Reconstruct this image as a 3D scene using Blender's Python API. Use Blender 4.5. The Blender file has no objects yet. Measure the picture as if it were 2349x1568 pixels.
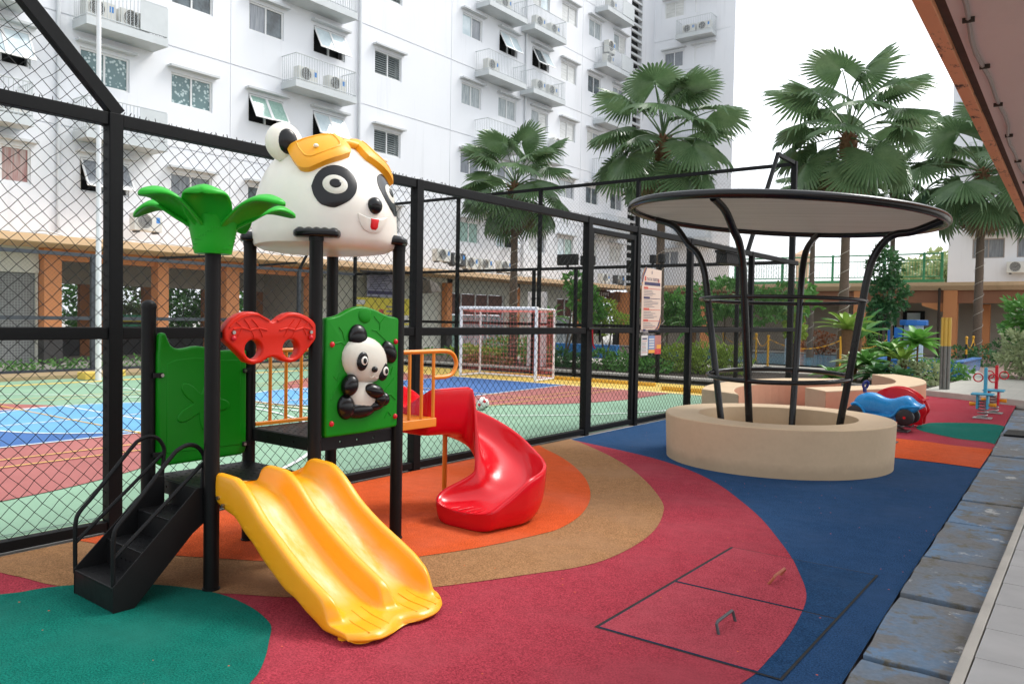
import bpy, bmesh, math, random
from mathutils import Vector as V, Matrix
S = bpy.context.scene
COL = S.collection
rnd = random.Random(11)
pi = math.pi
def rad(a): return a*pi/180
# ---------------------------------------------------------------- camera
cam = bpy.data.objects.new('camera', bpy.data.cameras.new('camera')); COL.objects.link(cam)
cam.data.sensor_width = 36.0; cam.data.lens = 1825.0/2349*36
cam.data.clip_start = .05; cam.data.clip_end = 600
CX = (0.80133647, -0.01744434, 0.5979595); CY = (0.03215733, 0.99938561, -0.01393943); CZ = (-0.59734895, 0.03039895, 0.8014051)
def w3(c): return V((c[0], c[2], -c[1]))
mx = Matrix.Identity(4)
for i, a in enumerate((w3(CX), -w3(CY), -w3(CZ))):
    for j in range(3): mx[j][i] = a[j]
mx[0][3], mx[1][3], mx[2][3] = 0, 0, 1.6
cam.matrix_world = mx
cam.data.dof.use_dof = True; cam.data.dof.focus_distance = 5.2; cam.data.dof.aperture_fstop = 8.0
S.camera = cam
# ---------------------------------------------------------------- sky, sun, exposure
SUN_EL, SUN_AZ = rad(50), rad(28)          # azimuth from +Y towards +X
W = bpy.data.worlds.new('World'); S.world = W; W.use_nodes = True
nt = W.node_tree; nt.nodes.clear()
sky = nt.nodes.new('ShaderNodeTexSky'); sky.sky_type = 'NISHITA'; sky.sun_disc = False
sky.sun_elevation = SUN_EL; sky.sun_rotation = SUN_AZ; sky.dust_density = 4.0; sky.air_density = 1.0
hs = nt.nodes.new('ShaderNodeHueSaturation'); hs.inputs['Saturation'].default_value = .24; hs.inputs['Value'].default_value = 1.0
bg = nt.nodes.new('ShaderNodeBackground'); bg.inputs['Strength'].default_value = .15
ow = nt.nodes.new('ShaderNodeOutputWorld')
nt.links.new(sky.outputs[0], hs.inputs['Color']); cl = nt.nodes.new('ShaderNodeMixRGB'); cl.inputs[0].default_value = .55; cl.inputs[2].default_value = (5.7, 6.0, 6.4, 1)     # thin even cloud over the sky
nt.links.new(hs.outputs[0], cl.inputs[1]); nt.links.new(cl.outputs[0], bg.inputs['Color']); nt.links.new(bg.outputs[0], ow.inputs[0])
sun = bpy.data.objects.new('sun', bpy.data.lights.new('sun', 'SUN')); COL.objects.link(sun)
sun.data.energy = 1.1; sun.data.angle = rad(17); sun.data.color = (1.0, .97, .92)
sd = V((math.sin(SUN_AZ)*math.cos(SUN_EL), math.cos(SUN_AZ)*math.cos(SUN_EL), math.sin(SUN_EL)))
sun.rotation_euler = (-sd).to_track_quat('-Z', 'Y').to_euler()
S.view_settings.view_transform = 'Standard'; S.view_settings.look = 'None'
S.view_settings.gamma = 1.0; S.view_settings.use_curve_mapping = False
S.view_settings.exposure = 1.08
S.cycles.max_bounces = 8; S.cycles.transparent_max_bounces = 12

# ---------------------------------------------------------------- mesh builder
class MB:
    def __init__(s): s.v = []; s.f = []
    def add(s, vs, fs):
        n = len(s.v); s.v += [tuple(p) for p in vs]; s.f += [tuple(i+n for i in f) for f in fs]; return s
    def box(s, x0, x1, y0, y1, z0, z1):
        return s.add([(x0,y0,z0),(x1,y0,z0),(x1,y1,z0),(x0,y1,z0),(x0,y0,z1),(x1,y0,z1),(x1,y1,z1),(x0,y1,z1)],
                     [(0,3,2,1),(4,5,6,7),(0,1,5,4),(1,2,6,5),(2,3,7,6),(3,0,4,7)])
    def prism(s, poly, ax, a, b):
        # poly in the two other axes, extruded along ax from a to b
        def P(p, t): return {'x': (t, p[0], p[1]), 'y': (p[0], t, p[1]), 'z': (p[0], p[1], t)}[ax]
        n = len(poly)
        return s.add([P(p, a) for p in poly]+[P(p, b) for p in poly],
                     [tuple(range(n))[::-1], tuple(range(n, 2*n))]+[(i, (i+1) % n, n+(i+1) % n, n+i) for i in range(n)])
    def sheet(s, poly, z): return s.add([(p[0], p[1], z) for p in poly], [tuple(range(len(poly)))])
    def loft(s, rings, closed=True, cap=True, loop=False):
        n = len(rings[0]); vs = [p for r in rings for p in r]; fs = []; m = len(rings)
        for i in range(m if loop else m-1):
            k = (i+1) % m
            for j in range(n if closed else n-1):
                fs.append((i*n+j, i*n+(j+1) % n, k*n+(j+1) % n, k*n+j))
        if cap and not loop: fs += [tuple(range(n))[::-1], tuple((m-1)*n+j for j in range(n))]
        return s.add(vs, fs)
    def tube(s, pts, r, n=8, closed=False, cap=True):
        pts = [V(p) for p in pts]; m = len(pts); rr = r if isinstance(r, (list, tuple)) else [r]*m
        rings = []; up = None
        for i, p in enumerate(pts):
            a = pts[(i-1) % m] if (i > 0 or closed) else p
            b = pts[(i+1) % m] if (i < m-1 or closed) else p
            t = (b-a).normalized()
            if up is None:
                up = V((0,0,1)) if abs(t.z) < .9 else V((1,0,0))
            e1 = (up-t*up.dot(t)).normalized(); e2 = t.cross(e1); up = e1
            rings.append([p+(e1*math.cos(2*pi*k/n)+e2*math.sin(2*pi*k/n))*rr[i] for k in range(n)])
        return s.loft(rings, True, cap, closed)
    def lathe(s, cx, cy, prof, n=24, cap=True):
        return s.loft([[(cx+r*math.cos(2*pi*k/n), cy+r*math.sin(2*pi*k/n), z) for k in range(n)] for r, z in prof], True, cap)
    def ell(s, c, r, nu=14, nv=9, M=None):
        rings = []
        for i in range(nv+1):
            a = -pi/2+pi*(i+.02 if i == 0 else (i-.02 if i == nv else i))/nv
            ring = []
            for k in range(nu):
                p = V((r[0]*math.cos(a)*math.cos(2*pi*k/nu), r[1]*math.cos(a)*math.sin(2*pi*k/nu), r[2]*math.sin(a)))
                if M: p = M @ p
                ring.append(p+V(c))
            rings.append(ring)
        return s.loft(rings)
    def beam(s, p, q, w, h, up=(0,0,1)):
        p, q = V(p), V(q); t = (q-p).normalized(); u = V(up)
        if abs(t.dot(u)) > .95: u = V((1,0,0))
        e1 = t.cross(u).normalized()*w/2; e2 = e1.cross(t).normalized()*h/2
        return s.loft([[p+e1+e2, p-e1+e2, p-e1-e2, p+e1-e2], [q+e1+e2, q-e1+e2, q-e1-e2, q+e1-e2]])
    def xf(s, M): s.v = [tuple(M @ V(p)) for p in s.v]; return s
ROOT = {}
def tag(o, label=None, cat=None, group=None, kind=None):
    if label: o['label'] = label
    if cat: o['category'] = cat
    if group: o['group'] = group
    if kind: o['kind'] = kind
    return o
def thing(name, label, cat, loc=(0,0,0), rotz=0, group=None):
    o = bpy.data.objects.new(name, None); COL.objects.link(o); o.empty_display_size = .1
    o.location = loc; o.rotation_euler = (0,0,rotz); ROOT[o.name] = V(loc) if rotz == 0 else V((0,0,0))
    return tag(o, label, cat, group)
def build(name, mb, m, parent=None, smooth=False, bevel=0, seg=2, label=None, kind=None, subd=0, off=None):
    """link mb as one mesh object; vertices are given in world space (or in the frame of a turned thing)"""
    me = bpy.data.meshes.new(name)
    if off is None: off = ROOT[parent.name] if parent else V((0,0,0))
    o = bpy.data.objects.new(name, me); COL.objects.link(o)
    loc = V((0,0,0))
    if parent: o.parent = parent
    elif mb.v:
        xs, ys, zs = zip(*mb.v); loc = V(((min(xs)+max(xs))/2, (min(ys)+max(ys))/2, min(zs))); o.location = loc; off = loc
    me.from_pydata([tuple(V(p)-off) for p in mb.v], [], mb.f); me.update()
    ROOT[o.name] = off
    bm = bmesh.new(); bm.from_mesh(me); bmesh.ops.recalc_face_normals(bm, faces=bm.faces)
    if smooth:
        for f in bm.faces: f.smooth = True
    bm.to_mesh(me); bm.free()
    if isinstance(m, (list, tuple)):
        for k in m: me.materials.append(k)
    else: me.materials.append(m)
    if bevel:
        b = o.modifiers.new('bevel', 'BEVEL'); b.width = bevel; b.segments = seg; b.limit_method = 'ANGLE'; b.angle_limit = rad(40)
        if smooth or seg > 1:
            for p in me.polygons: p.use_smooth = True
            o.modifiers.new('wn', 'WEIGHTED_NORMAL')
    if subd:
        d = o.modifiers.new('sub', 'SUBSURF'); d.levels = subd; d.render_levels = subd
    elif smooth and not bevel:
        me.set_sharp_from_angle(angle=rad(42))
    if label: o['label'] = label
    if kind: o['kind'] = kind
    return o
KIDS = {}
def copy_tree(o, parent=None):
    c = o.copy(); COL.objects.link(c)
    if parent: c.parent = parent
    for ch in list(o.children): copy_tree(ch, c)
    ROOT[c.name] = ROOT.get(o.name, V((0,0,0)))
    return c
def text_mb(txt, size, M, depth=.0):
    cu = bpy.data.curves.new('t', 'FONT'); cu.body = txt; cu.size = size; cu.align_x = 'CENTER'; cu.align_y = 'CENTER'; cu.extrude = depth; cu.resolution_u = 3
    o = bpy.data.objects.new('t', cu); COL.objects.link(o)
    dg = bpy.context.evaluated_depsgraph_get(); me = o.evaluated_get(dg).to_mesh()
    mb = MB(); mb.add([M @ v.co for v in me.vertices], [tuple(p.vertices) for p in me.polygons])
    o.evaluated_get(dg).to_mesh_clear(); bpy.data.objects.remove(o); bpy.data.curves.remove(cu)
    return mb

# ---------------------------------------------------------------- materials
MATS = {}
class NT:
    def __init__(s, name):
        s.m = bpy.data.materials.new(name); s.m.use_nodes = True; s.t = s.m.node_tree; s.b = s.t.nodes['Principled BSDF']
        MATS[name] = s.m
        g = s.t.nodes.new('ShaderNodeNewGeometry'); s.pos = g.outputs['Position']; s.geo = g
    def n(s, ty, **k):
        q = s.t.nodes.new('ShaderNode'+ty)
        for a, b in k.items(): setattr(q, a, b)
        return q
    def l(s, a, b): s.t.links.new(a, b)
    def noise(s, scale, detail=3, vec=None, rough=.55, stretch=None):
        q = s.n('TexNoise'); q.inputs['Scale'].default_value = scale; q.inputs['Detail'].default_value = detail; q.inputs['Roughness'].default_value = rough
        v = vec or s.pos
        if stretch:
            m = s.n('Mapping'); m.inputs['Scale'].default_value = stretch; s.l(v, m.inputs['Vector']); v = m.outputs[0]
        s.l(v, q.inputs['Vector']); return q.outputs['Fac']
    def ramp(s, fac, a, b, ca=(0,0,0,1), cb=(1,1,1,1)):
        r = s.n('ValToRGB'); r.color_ramp.elements[0].position = a; r.color_ramp.elements[1].position = b
        r.color_ramp.elements[0].color = ca; r.color_ramp.elements[1].color = cb; s.l(fac, r.inputs[0]); return r.outputs[0]
    def mix(s, fac, a, b, ty='MIX'):
        q = s.n('MixRGB', blend_type=ty)
        for i, x in ((0, fac), (1, a), (2, b)):
            if isinstance(x, (int, float)): q.inputs[i].default_value = x
            elif isinstance(x, tuple): q.inputs[i].default_value = x if len(x) == 4 else (*x, 1)
            else: s.l(x, q.inputs[i])
        return q.outputs[0]
    def bump(s, h, st=.3, d=.01):
        q = s.n('Bump'); q.inputs['Strength'].default_value = st; q.inputs['Distance'].default_value = d
        s.l(h, q.inputs['Height']); s.l(q.outputs[0], s.b.inputs['Normal']); return q
    def set(s, col=None, rough=None, metal=None, spec=None):
        for nm, x in (('Base Color', col), ('Roughness', rough), ('Metallic', metal), ('Specular IOR Level', spec)):
            if x is None: continue
            if isinstance(x, (int, float)): s.b.inputs[nm].default_value = x
            elif isinstance(x, tuple): s.b.inputs[nm].default_value = (*x[:3], 1)
            else: s.l(x, s.b.inputs[nm])
        return s
def plain(name, col, rough=.5, var=.18, scale=6, bump=0, bscale=60, metal=0, spec=.5, rvar=.12):
    t = NT(name); n = t.noise(scale, 4)
    c = t.mix(n, tuple(x*(1-var) for x in col), tuple(min(1, x*(1+var)) for x in col))
    t.set(c, None, metal, spec)
    n2 = t.noise(scale*2.3, 3); r = t.n('MapRange'); r.inputs[3].default_value = max(.02, rough-rvar); r.inputs[4].default_value = min(1, rough+rvar)
    t.l(n2, r.inputs[0]); t.l(r.outputs[0], t.b.inputs['Roughness'])
    if bump: t.bump(t.noise(bscale, 3), bump, .004)
    return t.m
def rubber(name, col, fade=.12):
    """poured rubber granules: grains of lighter and darker tone, worn patches, a few stray orange crumbs"""
    t = NT(name); g = t.noise(105, 2, rough=.8); big = t.noise(1.1, 4); mid = t.noise(9, 3)
    c = t.mix(t.ramp(g, .36, .64), tuple(x*.38 for x in col), tuple(min(1, x*1.65+.006) for x in col))
    gray = sum(col)/3
    c = t.mix(t.ramp(big, .45, .75), c, tuple(min(1, x*1.0+gray*.22+.003) for x in col))
    du = t.n('Math', operation='MULTIPLY'); t.l(t.ramp(t.noise(2.6, 7, rough=.72), .52, .74), du.inputs[0]); du.inputs[1].default_value = .30
    c = t.mix(du.outputs[0], c, tuple(min(1, x*.85+.035) for x in col))
    c2 = t.mix(.38, c, t.mix(t.ramp(mid, .35, .65), tuple(x*.82 for x in col), tuple(min(1, x*1.12+.004) for x in col)))
    vo = t.n('TexVoronoi'); vo.inputs['Scale'].default_value = 16; t.l(t.pos, vo.inputs['Vector'])
    sz = t.n('Math', operation='LESS_THAN'); t.l(vo.outputs['Distance'], sz.inputs[0]); sz.inputs[1].default_value = .085
    sp = t.n('SeparateColor'); t.l(vo.outputs['Color'], sp.inputs[0])
    gt = t.n('Math', operation='GREATER_THAN'); t.l(sp.outputs[0], gt.inputs[0]); gt.inputs[1].default_value = .9
    mu = t.n('Math', operation='MULTIPLY'); t.l(sz.outputs[0], mu.inputs[0]); t.l(gt.outputs[0], mu.inputs[1])
    c3 = t.mix(mu.outputs[0], c2, (.62, .13, .05))
    t.set(c3, .92, 0, .06); t.bump(g, .8, .008); return t.m
def court(name, col):
    t = NT(name); a = t.noise(.9, 4); b = t.noise(35, 2)
    c = t.mix(t.ramp(a, .35, .7), tuple(x*.88 for x in col), tuple(min(1, x*1.08+.01) for x in col))
    c = t.mix(.18, c, t.mix(b, tuple(x*.6 for x in col), tuple(min(1, x*1.3) for x in col)))
    t.set(c, .62, 0, .4); return t.m
def plastic(name, col, rough=.3, sss=0.0, wear=0, spec=.36):
    t = NT(name); n = t.noise(7, 4)
    c = t.mix(n, tuple(x*.9 for x in col), tuple(min(1, x*1.05) for x in col))
    if wear:
        w = t.ramp(t.noise(5.5, 6, rough=.7, stretch=(1, 2.2, 1)), .5, .78)
        f = t.n('Math', operation='MULTIPLY'); t.l(w, f.inputs[0]); f.inputs[1].default_value = wear
        c = t.mix(f.outputs[0], c, tuple(min(1, x*.6+.34) for x in col))
    r = t.n('MapRange'); r.inputs[3].default_value = rough-.08; r.inputs[4].default_value = rough+.14
    t.l(t.noise(9, 5), r.inputs[0]); t.l(r.outputs[0], t.b.inputs['Roughness'])
    t.set(c, None, 0, spec); t.bump(t.noise(26, 3), .06, .01)
    if sss:
        t.b.inputs['Subsurface Weight'].default_value = sss; t.b.inputs['Subsurface Scale'].default_value = .03
        t.b.inputs['Subsurface Radius'].default_value = (1, .8, .6)
    return t.m
def leafmat(name, a, b, rough=.42, trans=.25):
    t = NT(name); n = t.noise(2.2, 3); n2 = t.noise(14, 2)
    c = t.mix(t.ramp(n, .3, .7), a, b); c = t.mix(.35, c, t.mix(n2, tuple(x*.6 for x in a), tuple(x*1.3 for x in b)))
    t.set(c, rough, 0, .45)
    tr = t.n('BsdfTranslucent'); t.l(c, tr.inputs[0]); mi = t.n('MixShader'); mi.inputs[0].default_value = trans
    o = t.t.nodes['Material Output']; t.l(t.b.outputs[0], mi.inputs[1]); t.l(tr.outputs[0], mi.inputs[2]); t.l(mi.outputs[0], o.inputs[0])
    return t.m
def wallmat(name, col, stain=.25, streak=True):
    t = NT(name); a = t.noise(.35, 5); b = t.noise(1.0, 5, rough=.7, stretch=(1.6, 1.6, .12)); c0 = t.noise(14, 3)
    c = t.mix(t.ramp(a, .3, .75), tuple(x*.95 for x in col), col)
    d = t.ramp(b, .56, .82)
    f = t.n('Math', operation='MULTIPLY'); t.l(d, f.inputs[0]); f.inputs[1].default_value = stain
    c = t.mix(f.outputs[0], c, tuple(x*.62 for x in col)); t.set(c, .75, 0, .3); t.bump(c0, .08, .004); return t.m
RED = (.30,.034,.050); BLUE = (.017,.055,.132); TAN = (.28,.145,.065); ORA = (.52,.078,.018); GRN = (.0015,.112,.084)
m_lidr = rubber('rubber_red_lid', (.33,.045,.062)); m_lidb = rubber('rubber_blue_lid', (.012,.046,.112)); m_red = rubber('rubber_red', RED); m_blue = rubber('rubber_blue', BLUE); m_tan = rubber('rubber_tan', TAN)
m_ora = rubber('rubber_orange', ORA); m_grn = rubber('rubber_green', GRN)
c_green = court('court_green', (.22,.37,.25)); c_red = court('court_red', (.34,.105,.095)); c_blue = court('court_blue', (.035,.12,.33))
c_lblue = court('court_light_blue', (.12,.34,.60)); c_yel = court('court_yellow', (.72,.50,.10)); c_white = court('court_line_white', (.75,.76,.76)); c_ylw2 = court('court_line_yellow', (.66,.42,.10))
m_black = plain('black_powder_coat', (.007,.007,.0075), .45, .2, 9, .05, 90, spec=.22)
m_blackp = plastic('black_gloss_plastic', (.006,.006,.0065), .2, spec=.35)
m_postb = plain('black_satin_tube', (.006,.0055,.0055), .42, .2, 5, spec=.2)
m_fence = plain('black_fence_paint', (.0055,.006,.0065), .58, .25, 12, .1, 40, spec=.14)
m_wire = plain('dark_pvc_wire', (.007,.0085,.0085), .55, .3, 20, spec=.15)
m_fence2 = plain('grey_blue_fence_paint', (.035,.042,.052), .5, .2, 12)
p_green = plastic('green_plastic', (.004,.20,.005), .36, spec=.24); p_green2 = plastic('light_green_plastic', (.016,.38,.018), .36, .12, spec=.28)
p_yel = plastic('yellow_plastic', (.84,.36,.008), .3, .12)
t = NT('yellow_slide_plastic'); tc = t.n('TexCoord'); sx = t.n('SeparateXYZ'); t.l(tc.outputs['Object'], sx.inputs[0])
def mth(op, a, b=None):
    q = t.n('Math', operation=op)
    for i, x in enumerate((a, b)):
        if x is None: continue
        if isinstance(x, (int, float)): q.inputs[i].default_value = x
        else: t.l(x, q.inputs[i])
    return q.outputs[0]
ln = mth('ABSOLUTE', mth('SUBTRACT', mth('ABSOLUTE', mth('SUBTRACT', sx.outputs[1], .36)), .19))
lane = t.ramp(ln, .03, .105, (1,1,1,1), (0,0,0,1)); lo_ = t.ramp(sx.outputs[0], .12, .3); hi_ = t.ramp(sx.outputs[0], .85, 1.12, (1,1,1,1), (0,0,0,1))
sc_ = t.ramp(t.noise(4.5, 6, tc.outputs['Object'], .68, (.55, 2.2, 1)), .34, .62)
w_ = mth('MULTIPLY', mth('MULTIPLY', mth('MULTIPLY', lane, lo_), hi_), mth('MULTIPLY', sc_, .62))  # pale lane streak: sky sheen put into the colour, with dust and scuffs
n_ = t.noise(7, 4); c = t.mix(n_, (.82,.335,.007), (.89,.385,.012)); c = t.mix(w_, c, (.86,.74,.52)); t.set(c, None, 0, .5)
r_ = t.n('MapRange'); r_.inputs[3].default_value = .22; r_.inputs[4].default_value = .42; t.l(t.noise(9, 5), r_.inputs[0]); t.l(r_.outputs[0], t.b.inputs['Roughness']); t.bump(t.noise(30, 3), .05, .01)
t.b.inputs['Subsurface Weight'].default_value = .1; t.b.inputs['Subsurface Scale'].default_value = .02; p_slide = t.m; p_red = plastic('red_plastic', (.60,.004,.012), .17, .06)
p_redo = plastic('orange_red_plastic', (.56,.014,.0025), .34, .04, spec=.28); p_white = plastic('white_plastic', (.80,.76,.68), .3, .3)
p_cream = plastic('cream_plastic', (.62,.60,.52), .32, .2); p_org = plastic('amber_plastic', (.84,.36,.015), .36, .1)
p_redknob = plastic('red_knob', (.55,.008,.02), .25); p_tongue = plastic('tongue_red', (.65,.01,.015), .3)
p_blue = plastic('blue_plastic', (.012,.24,.56), .24); p_navy = plastic('navy_plastic', (.02,.03,.16), .25); p_ltblue = plastic('light_blue_board', (.05,.32,.47), .4)
m_orbar = plain('orange_bar_paint', (.72,.22,.012), .34, .12, 7)
m_steel = plain('worn_steel', (.42,.42,.41), .38, .25, 30, metal=1); m_bolt = plain('bolt_steel', (.35,.33,.3), .35, .2, 40, metal=1)
m_rust = plain('rusty_steel', (.34,.09,.045), .7, .4, 30)
def plaster(name, col):
    t = NT(name); a = t.noise(2.2, 6, rough=.65); b = t.noise(24, 4); z = t.n('SeparateXYZ'); t.l(t.pos, z.inputs[0])
    c = t.mix(t.ramp(a, .3, .75), tuple(x*.84 for x in col), col); c = t.mix(.25, c, t.mix(b, tuple(x*.72 for x in col), tuple(min(1,x*1.12) for x in col)))
    e = t.mix(t.noise(7, 4), (0,0,0), (.13,.13,.13)); ad = t.n('Math', operation='SUBTRACT'); t.l(z.outputs[2], ad.inputs[0]); t.l(e, ad.inputs[1])
    dirt = t.ramp(ad.outputs[0], -.13, .10, (1,1,1,1), (0,0,0,1))
    f = t.n('Math', operation='MULTIPLY'); t.l(dirt, f.inputs[0]); f.inputs[1].default_value = .34
    c = t.mix(f.outputs[0], c, (.2,.15,.09)); t.set(c, .68, 0, .35); t.bump(b, .15, .006); return t.m
m_beige = plaster('beige_plaster', (.56,.415,.265)); m_terra = plaster('terracotta_plaster', (.58,.29,.17))
w_white = wallmat('white_wall_paint', (.74,.755,.785), .42); w_trim = wallmat('grey_trim_paint', (.55,.57,.58), .25); w_cream = wallmat('cream_wall', (.60,.60,.52), .3)
w_orange = wallmat('orange_column_paint', (.66,.27,.11), .3); 
t = NT('orange_fascia_paint'); mo_ = t.ramp(t.noise(5.5, 7, rough=.75, stretch=(2.2, .8, 2.2)), .56, .64); c = t.mix(t.noise(1.5, 4), (.72,.30,.15), (.84,.40,.22)); c = t.mix(mo_, c, (.10,.06,.045)); t.set(c, .75, 0, .3); w_fascia = t.m
m_tmp = None; w_dark = plain('dark_plinth', (.035,.032,.03), .6, .2, 5)
w_peach = wallmat('peach_eave_paint', (.68,.46,.27), .8); w_brown = wallmat('brown_wall', (.36,.155,.065), .3); w_grey = wallmat('grey_interior', (.46,.41,.34), .3)
w_soffit = wallmat('soffit_paint', (.74,.60,.55), .2); m_conc = plain('concrete', (.33,.31,.28), .85, .25, 3, .3, 30); m_kerb = plain('kerb_concrete', (.42,.39,.34), .8, .25, 4, .2, 40)
m_dirt = plain('soil', (.05,.035,.025), .95, .4, 8, .6, 20)
m_groove = plain('dark_groove_strip', (.10,.055,.035), .8, .4, 6)  # dark brown for the canopy's drip groove
# ---------------------------------------------------------------- ground, rubber floor
def smooth_poly(p, k=4):
    out = []; n = len(p)
    for i in range(n-1):
        a, b, c, d = V(p[max(i-1, 0)]), V(p[i]), V(p[i+1]), V(p[min(i+2, n-1)])
        for j in range(k):
            t = j/k
            out.append(tuple(.5*((2*b)+(c-a)*t+(2*a-5*b+4*c-d)*t*t+(3*b-a-3*c+d)*t**3)))
    out.append(tuple(p[-1])); return out
def clip(poly, x0, x1, y0, y1):
    for ax, lim, sg in ((0, x0, 1), (0, x1, -1), (1, y0, 1), (1, y1, -1)):
        out = []
        for i in range(len(poly)):
            a, b = poly[i-1], poly[i]; ia, ib = sg*(a[ax]-lim) >= 0, sg*(b[ax]-lim) >= 0
            if ia != ib:
                t = (lim-a[ax])/(b[ax]-a[ax]); out.append((a[0]+(b[0]-a[0])*t, a[1]+(b[1]-a[1])*t))
            if ib: out.append(b)
        poly = out
    return poly
def struct(name, mb, m, parent=None, **k):
    o = build(name, mb, m, parent, **k)
    if not parent: o['kind'] = 'structure'
    return o
mb = MB(); mb.sheet([(-150,-150),(150,-150),(150,200),(-150,200)], -.06); struct('ground', mb, m_conc)
FXE = -5.66
EDGE = [(-.84,-2),(-.88,3.4),(-.94,5.2),(-.97,6.2),(-1.09,11),(-1.29,16),(-1.40,18.98)]
mb = MB(); mb.sheet([(FXE,-2)]+EDGE+[(-3.3,20.25),(FXE,21.4)], 0); floor = struct('rubber_floor', mb, m_blue)
red_poly = smooth_poly([(-5.59,8.88),(-4.84,8.63),(-4.18,8.37),(-3.57,7.99),(-3.02,7.48),(-2.54,6.87),(-2.2,6.39),(-1.92,5.92),(-1.69,5.51),(-1.52,5.15),(-1.39,4.85),(-1.32,4.61),(-1.27,4.29),(-1.24,4.01),(-1.23,3.74),(-1.24,3.42),(-1.4,2.6),(-1.85,1.6),(-2.7,.7),(-4.2,.05),(FXE,-.3)], 3)
red_poly = [(FXE,8.9)]+red_poly
def patch(poly, z, m, lab): 
    o = build('colour_patch', MB().sheet(poly, z), m, floor, label=lab); return o
patch(red_poly, .003, m_red, 'crimson rubber ring')
tan_poly = [(FXE,8.92)]+smooth_poly([(-5.4,8.76),(-4.72,8.23),(-4.18,7.74),(-3.73,7.25),(-3.35,6.77),(-3.04,6.32),(-2.88,5.99),(-2.74,5.61),(-2.66,5.29),(-2.62,4.99),(-2.61,4.72),(-2.63,4.49),(-2.7,4.27),(-2.78,4.12),(-3.09,3.53),(-3.4,3.08),(-3.61,2.85),(-3.78,2.74),(-3.99,2.62),(-4.4,2.32),(-4.81,2.1),(-5.1,2.04),(-5.32,1.99),(FXE,1.95)], 3)
patch(tan_poly, .006, m_tan, 'tan rubber ring')
ora_poly = [(FXE,8.2)]+smooth_poly([(-5.48,8.04),(-5.01,7.69),(-4.55,7.27),(-4.14,6.82),(-3.83,6.4),(-3.61,6.04),(-3.44,5.68),(-3.33,5.35),(-3.28,5.06),(-3.29,4.86),(-3.43,4.25),(-3.69,3.68),(-3.98,3.34),(-4.28,3.14),(-4.57,2.98),(-4.87,2.82),(-5.18,2.72),(-5.54,2.63),(FXE,2.6)], 3)
patch(ora_poly, .009, m_ora, 'orange rubber centre')
grn_poly = smooth_poly([(-5.6,.9),(-5.3,1.35),(-4.9,1.83),(-4.83,2.02),(-4.75,2.16),(-4.62,2.3),(-4.46,2.42),(-4.3,2.51),(-4.1,2.58),(-3.9,2.61),(-3.65,2.59),(-3.46,2.54),(-3.35,2.49),(-3.23,2.39),(-3.05,2.23),(-2.91,2.06),(-2.78,1.75),(-2.75,1.3),(-2.9,.9),(-3.3,.55),(-4,.4),(-4.9,.5),(-5.6,.9)], 3)[:-1]
patch(grn_poly, .009, m_grn, 'teal green rubber disc')
patch(smooth_poly([(-4.8,21.1),(-4.6,16),(-3.9,12.6),(-2.32,12.15),(-1.9,12.12),(-1.61,12.0),(-1.12,11.97)], 3)+[(-1.19,13.5),(-1.29,16),(-1.40,18.98),(-3.3,20.25)], .003, m_red, 'crimson rubber field by the spring riders')
patch(smooth_poly([(-3.9,12.6),(-3.2,12.3),(-2.32,12.15),(-1.9,12.12),(-1.61,12.0),(-1.12,11.97)], 3)+[(-1.08,10.28)]+smooth_poly([(-1.5,10.36),(-2.01,10.38),(-2.6,10.3),(-3.4,10.6),(-3.9,12.6)], 3)[:-1], .006, m_ora, 'orange rubber band behind the round planter')
patch(smooth_poly([(-1.15,12.5),(-1.28,12.67),(-1.61,12.74),(-1.92,13.01),(-2.21,13.35),(-2.33,13.8),(-2.29,14.22),(-2.2,14.55),(-1.77,14.95),(-1.41,15.07),(-1.24,14.87)], 3), .006, m_grn, 'teal green rubber patch under the spring riders')
m_tyre0 = plain('gap_black', (.008,.007,.007), .9)
# access covers let into the floor
build('cover_frame', MB().sheet([(-2.080,3.546),(-1.108,3.546),(-1.108,5.434),(-2.080,5.434)], .0045), m_tyre0, floor)
m_hand = plain('dark_handle_steel', (.045,.05,.055), .5, .4, 40)
def cover(y0, y1, label, hx, hy0, hy1, hm, hh, tilt):
    t = thing('access_cover', label, 'hatch', (-1.59, (y0+y1)/2, .0), 0, 'rubber covered hatches in the floor')
    x0, x1 = -2.06, -1.122
    mb = MB().box(x0, x1, y0, y1, .0046, .0062); build('slab', mb, m_lidb, t)
    build('red_face', MB().sheet(clip(red_poly, x0+.004, x1-.004, y0+.004, y1-.004), .0078), m_lidr, t, label='crimson half of the cover')
    pts = [(hx+tilt*.3,hy0,.0),(hx,hy0+.004,hh*.85),(hx,hy0+.02,hh),(hx,hy1-.02,hh),(hx,hy1-.004,hh*.85),(hx+tilt*.3,hy1,0)]
    build('handle', MB().tube(pts, .0085, 8), hm, t, smooth=True)
cover(3.56, 4.470, 'square red and blue floor hatch with a grey steel bar handle, nearest of two', -1.545, 3.86, 4.09, m_hand, .065, .05)
cover(4.488, 5.42, 'square red and blue floor hatch with a rusty brown handle, farther of two', -1.565, 4.80, 5.02, m_rust, .06, -.12)
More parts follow.
